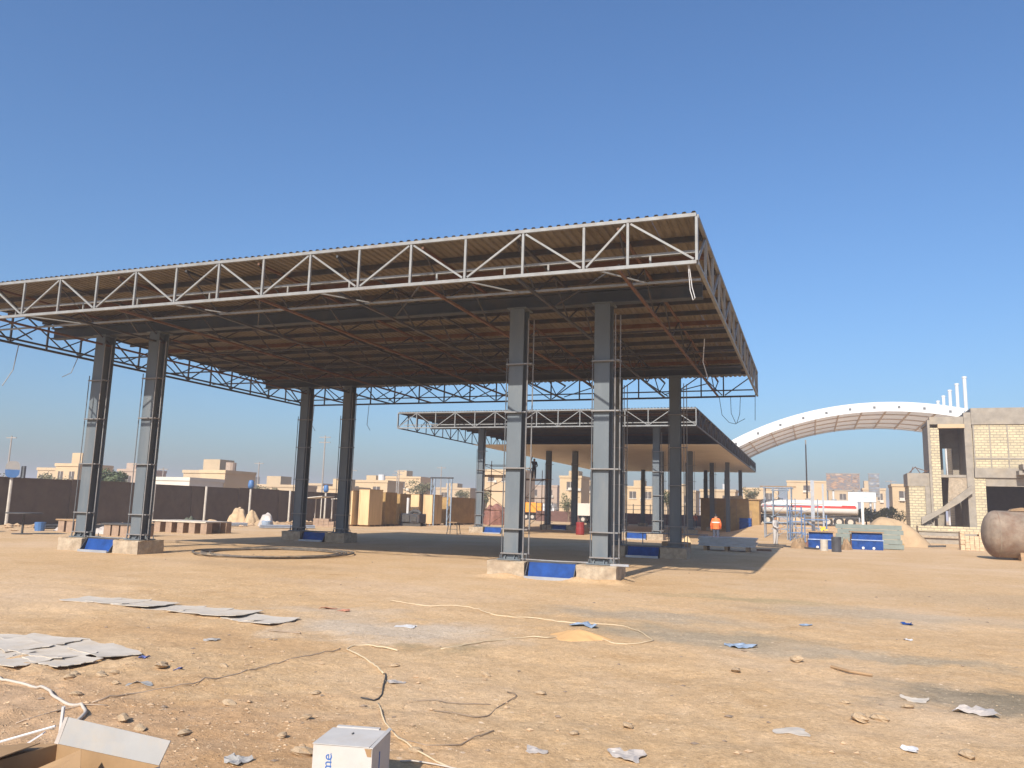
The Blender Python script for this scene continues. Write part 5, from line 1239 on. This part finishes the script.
def reg(rnd, n):
    out = []
    while sum(len(o) for o in out) < n:
        y = 3.2+24*rnd.random(20000)**2.0; x = rnd.uniform(-1, 1, 20000)*(y*.75+1)-y*.30
        d = .12+.5*(vnoise(x*.8, y*.8, 21) > .62)+.55*sstep(-2, -6, x)*(1-sstep(5.5, 8.5, y))
        out.append(np.stack([x, y], 1)[rnd.random(20000) < d])
    return np.concatenate(out)[:n]
gravel('pebbles', 13000, .004, .017, 1, reg, 'pebble')
def reg2(rnd, n):
    out = []
    while sum(len(o) for o in out) < n:
        y = 3.4+5.5*rnd.random(8000)**1.3; x = rnd.uniform(-9.5, 3, 8000)
        d = (.15+.85*(vnoise(x*1.1, y*1.1, 33) > .55))*(sstep(-.5, -5, x)*.9+.12)*(1-sstep(7, 8.9, y))
        out.append(np.stack([x, y], 1)[rnd.random(8000) < d])
    return np.concatenate(out)[:n]
gravel('earth_clods', 900, .008, .038, 2, reg2, 'clod')
def reg3(rnd, n):
    y = rnd.uniform(27, 62, n); x = -42.6+rnd.random(n)**1.8*6+(y-27)*.0
    return np.stack([x, y], 1)
def reg4(rnd, n):
    y = 4+22*rnd.random(n)**1.5; x = rnd.uniform(-1, 1, n)*(y*.75+1)-y*.25
    return np.stack([x, y], 1)
gravel('dark_debris', 420, .008, .045, 7, reg4, 'cable')
gravel('wall_rubble', 500, .06, .34, 3, reg3, 'clod')
def scrap(name, x, y, s, m, label, seed, flat=.25, cat='scrap', asp=1.0, rz=0):
    s *= .8; flat *= .6
    rnd = random.Random(seed); n = 9; vs = []; fs = []
    for i in range(n):
        for j in range(n):
            u, v_ = (i/(n-1)-.5)*s*asp, (j/(n-1)-.5)*s
            k = 1+.25*math.sin(3*math.atan2(v_, u)+seed)
            lx, ly = u*k*(1-.25*abs(v_)/s), v_*k; px_ = x+lx*math.cos(rz)-ly*math.sin(rz); py_ = y+lx*math.sin(rz)+ly*math.cos(rz)
            z = s*flat*(float(vnoise(u/s*4+seed, v_/s*4, seed))**1.5); vs.append((px_, py_, G(px_, py_)+.006+z))
    N = n*n; vs += [(a, b, c-.004) for a, b, c in vs]
    for i in range(n-1):
        for j in range(n-1):
            a = i*n+j; fs += [(a, a+n, a+n+1, a+1), (N+a, N+a+1, N+a+n+1, N+a+n)]
    rim = [i*n for i in range(n)]+[(n-1)*n+j for j in range(1, n)]+[i*n+n-1 for i in range(n-2, -1, -1)]+[j for j in range(n-2, 0, -1)]
    for k in range(len(rim)): a, b = rim[k], rim[(k+1) % len(rim)]; fs.append((a, b, N+b, N+a))
    return tag(MB().add(vs, fs).build(name, m), label, cat, 'litter on the sand')
scrap('plastic_scrap', -3.38, 12.49, .34, 'blue_plastic', 'blue plastic scrap behind the small sand mound', 3, .35, asp=1.4)
scrap('paper_scrap', -5.71, 10.98, .26, 'white_plastic', 'white paper scrap on the pale grey stain', 4, .15, asp=1.5)
heap('sand_mound', -3.16, 11.36, .5, .36, .12, 'orange_sand', 'small orange sand mound inside the hose loop', 'mound', 51, .3)
scrap('plastic_scrap', -1.35, 6.24, .24, 'film', 'grey plastic film scrap in the near foreground centre', 5, .3, asp=1.3)
scrap('paper_scrap', -1.43, 6.30, .09, 'white_plastic', 'white scrap lying on the grey plastic film', 15, .4)
scrap('plastic_scrap', -4.02, 7.51, .2, 'film', 'faint grey film scrap right of the dark cable', 6, .2)
scrap('paper_scrap', -2.0, 6.01, .14, 'film', 'small grey paper scrap near the bottom centre', 7, .15, asp=1.4)
scrap('cloth_scrap', -7.81, 12.12, .3, 'pink_scrap', 'left reddish scrap at the edge of the pale stain', 8, .25)
scrap('cloth_scrap', -7.46, 12.05, .22, 'pink_scrap', 'right reddish scrap at the edge of the pale stain', 9, .25)
scrap('cardboard_scrap', -.21, 7.52, .30, 'card_grey', 'round-edged grey cardboard piece in the right foreground', 10, .05, asp=1.1)
scrap('plastic_scrap', 1.43, 9.07, .36, 'film', 'translucent white plastic bag on the dark stain at the right', 11, .35, asp=1.2)
scrap('paper_scrap', 1.3, 9.1, .13, 'white_plastic', 'white crumpled piece on the plastic bag at the right', 16, .5)
scrap('cardboard_scrap', .94, 9.45, .22, 'card_grey', 'tan cardboard scrap left of the plastic bag', 12, .12, asp=1.4)
scrap('plastic_scrap', -.99, 11.81, .34, 'blue_plastic', 'pale blue plastic scrap on the grey stain in the middle right', 13, .3, asp=1.5)
scrap('plastic_scrap', -.16, 14.66, .24, 'blue_plastic', 'small pale blue scrap further back in the middle right', 14, .25)
scrap('plastic_scrap', 1.5, 15.91, .22, 'blue', 'tiny deep blue scrap at the right', 17, .3)
scrap('paper_scrap', .68, 7.42, .15, 'white_plastic', 'white scrap in the right foreground near two stones', 18, .25)
scrap('plastic_scrap', -7.1, 7.3, .12, 'blue_dark', 'small purple-blue scrap right of the near grey boards', 19, .5)
scrap('plastic_scrap', -6.26, 6.93, .09, 'blue_dark', 'tiny blue scrap beside the biggest left stone', 20, .5)
scrap('paper_scrap', -6.12, 6.3, .17, 'card_white', 'narrow white paper strip in the left foreground', 22, .1, asp=1.6, rz=.4)
scrap('paper_scrap', -7.36, 8.72, .17, 'card_white', 'white paper scrap between the two groups of grey boards', 23, .2, asp=1.4)
scrap('paper_scrap', -3.79, 4.83, .16, 'card_white', 'white torn paper right of the open carton', 24, .5, asp=1.3)
scrap('paper_scrap', 1.29, 13.61, .14, 'white_plastic', 'small white scrap in the right middle distance', 25, .4)
tag(MB().tube([(.16, 10.6, G(.2, 10.6)+.02), (.36, 10.45, G(.36, 10.45)+.03), (.6, 10.42, G(.6, 10.4)+.015)], .018, 6).build('stick', 'timber'), 'short dark stick in the right foreground', 'stick', 'litter on the sand')
tag(MB().tube([(-7.25, 9.72, G(-7.2, 9.7)+.015), (-6.75, 9.78, G(-6.75, 9.78)+.015)], .013, 6).build('stick', 'cable'), 'thin stick right of the far grey boards', 'stick', 'litter on the sand')

# ------------------------------------------------------------------ desert air
hz = MB().box(-4600, 4600, -4600, 7200, -2.5, 17.5).build('haze', [], at=(0, 0, 0)); hz['kind'] = 'stuff'; hz['label'] = 'pale dusty air over the whole yard'; hz['category'] = 'haze'
hm = bpy.data.materials.new('dusty air'); hm.use_nodes = True; hn = hm.node_tree; hn.nodes.remove(hn.nodes['Principled BSDF'])
pv = hn.nodes.new('ShaderNodeVolumePrincipled'); pv.inputs['Color'].default_value = (.98, .92, .97, 1); pv.inputs['Density'].default_value = .0012; pv.inputs['Anisotropy'].default_value = 0
hn.links.new(pv.outputs[0], hn.nodes['Material Output'].inputs['Volume']); hz.data.materials.append(hm)
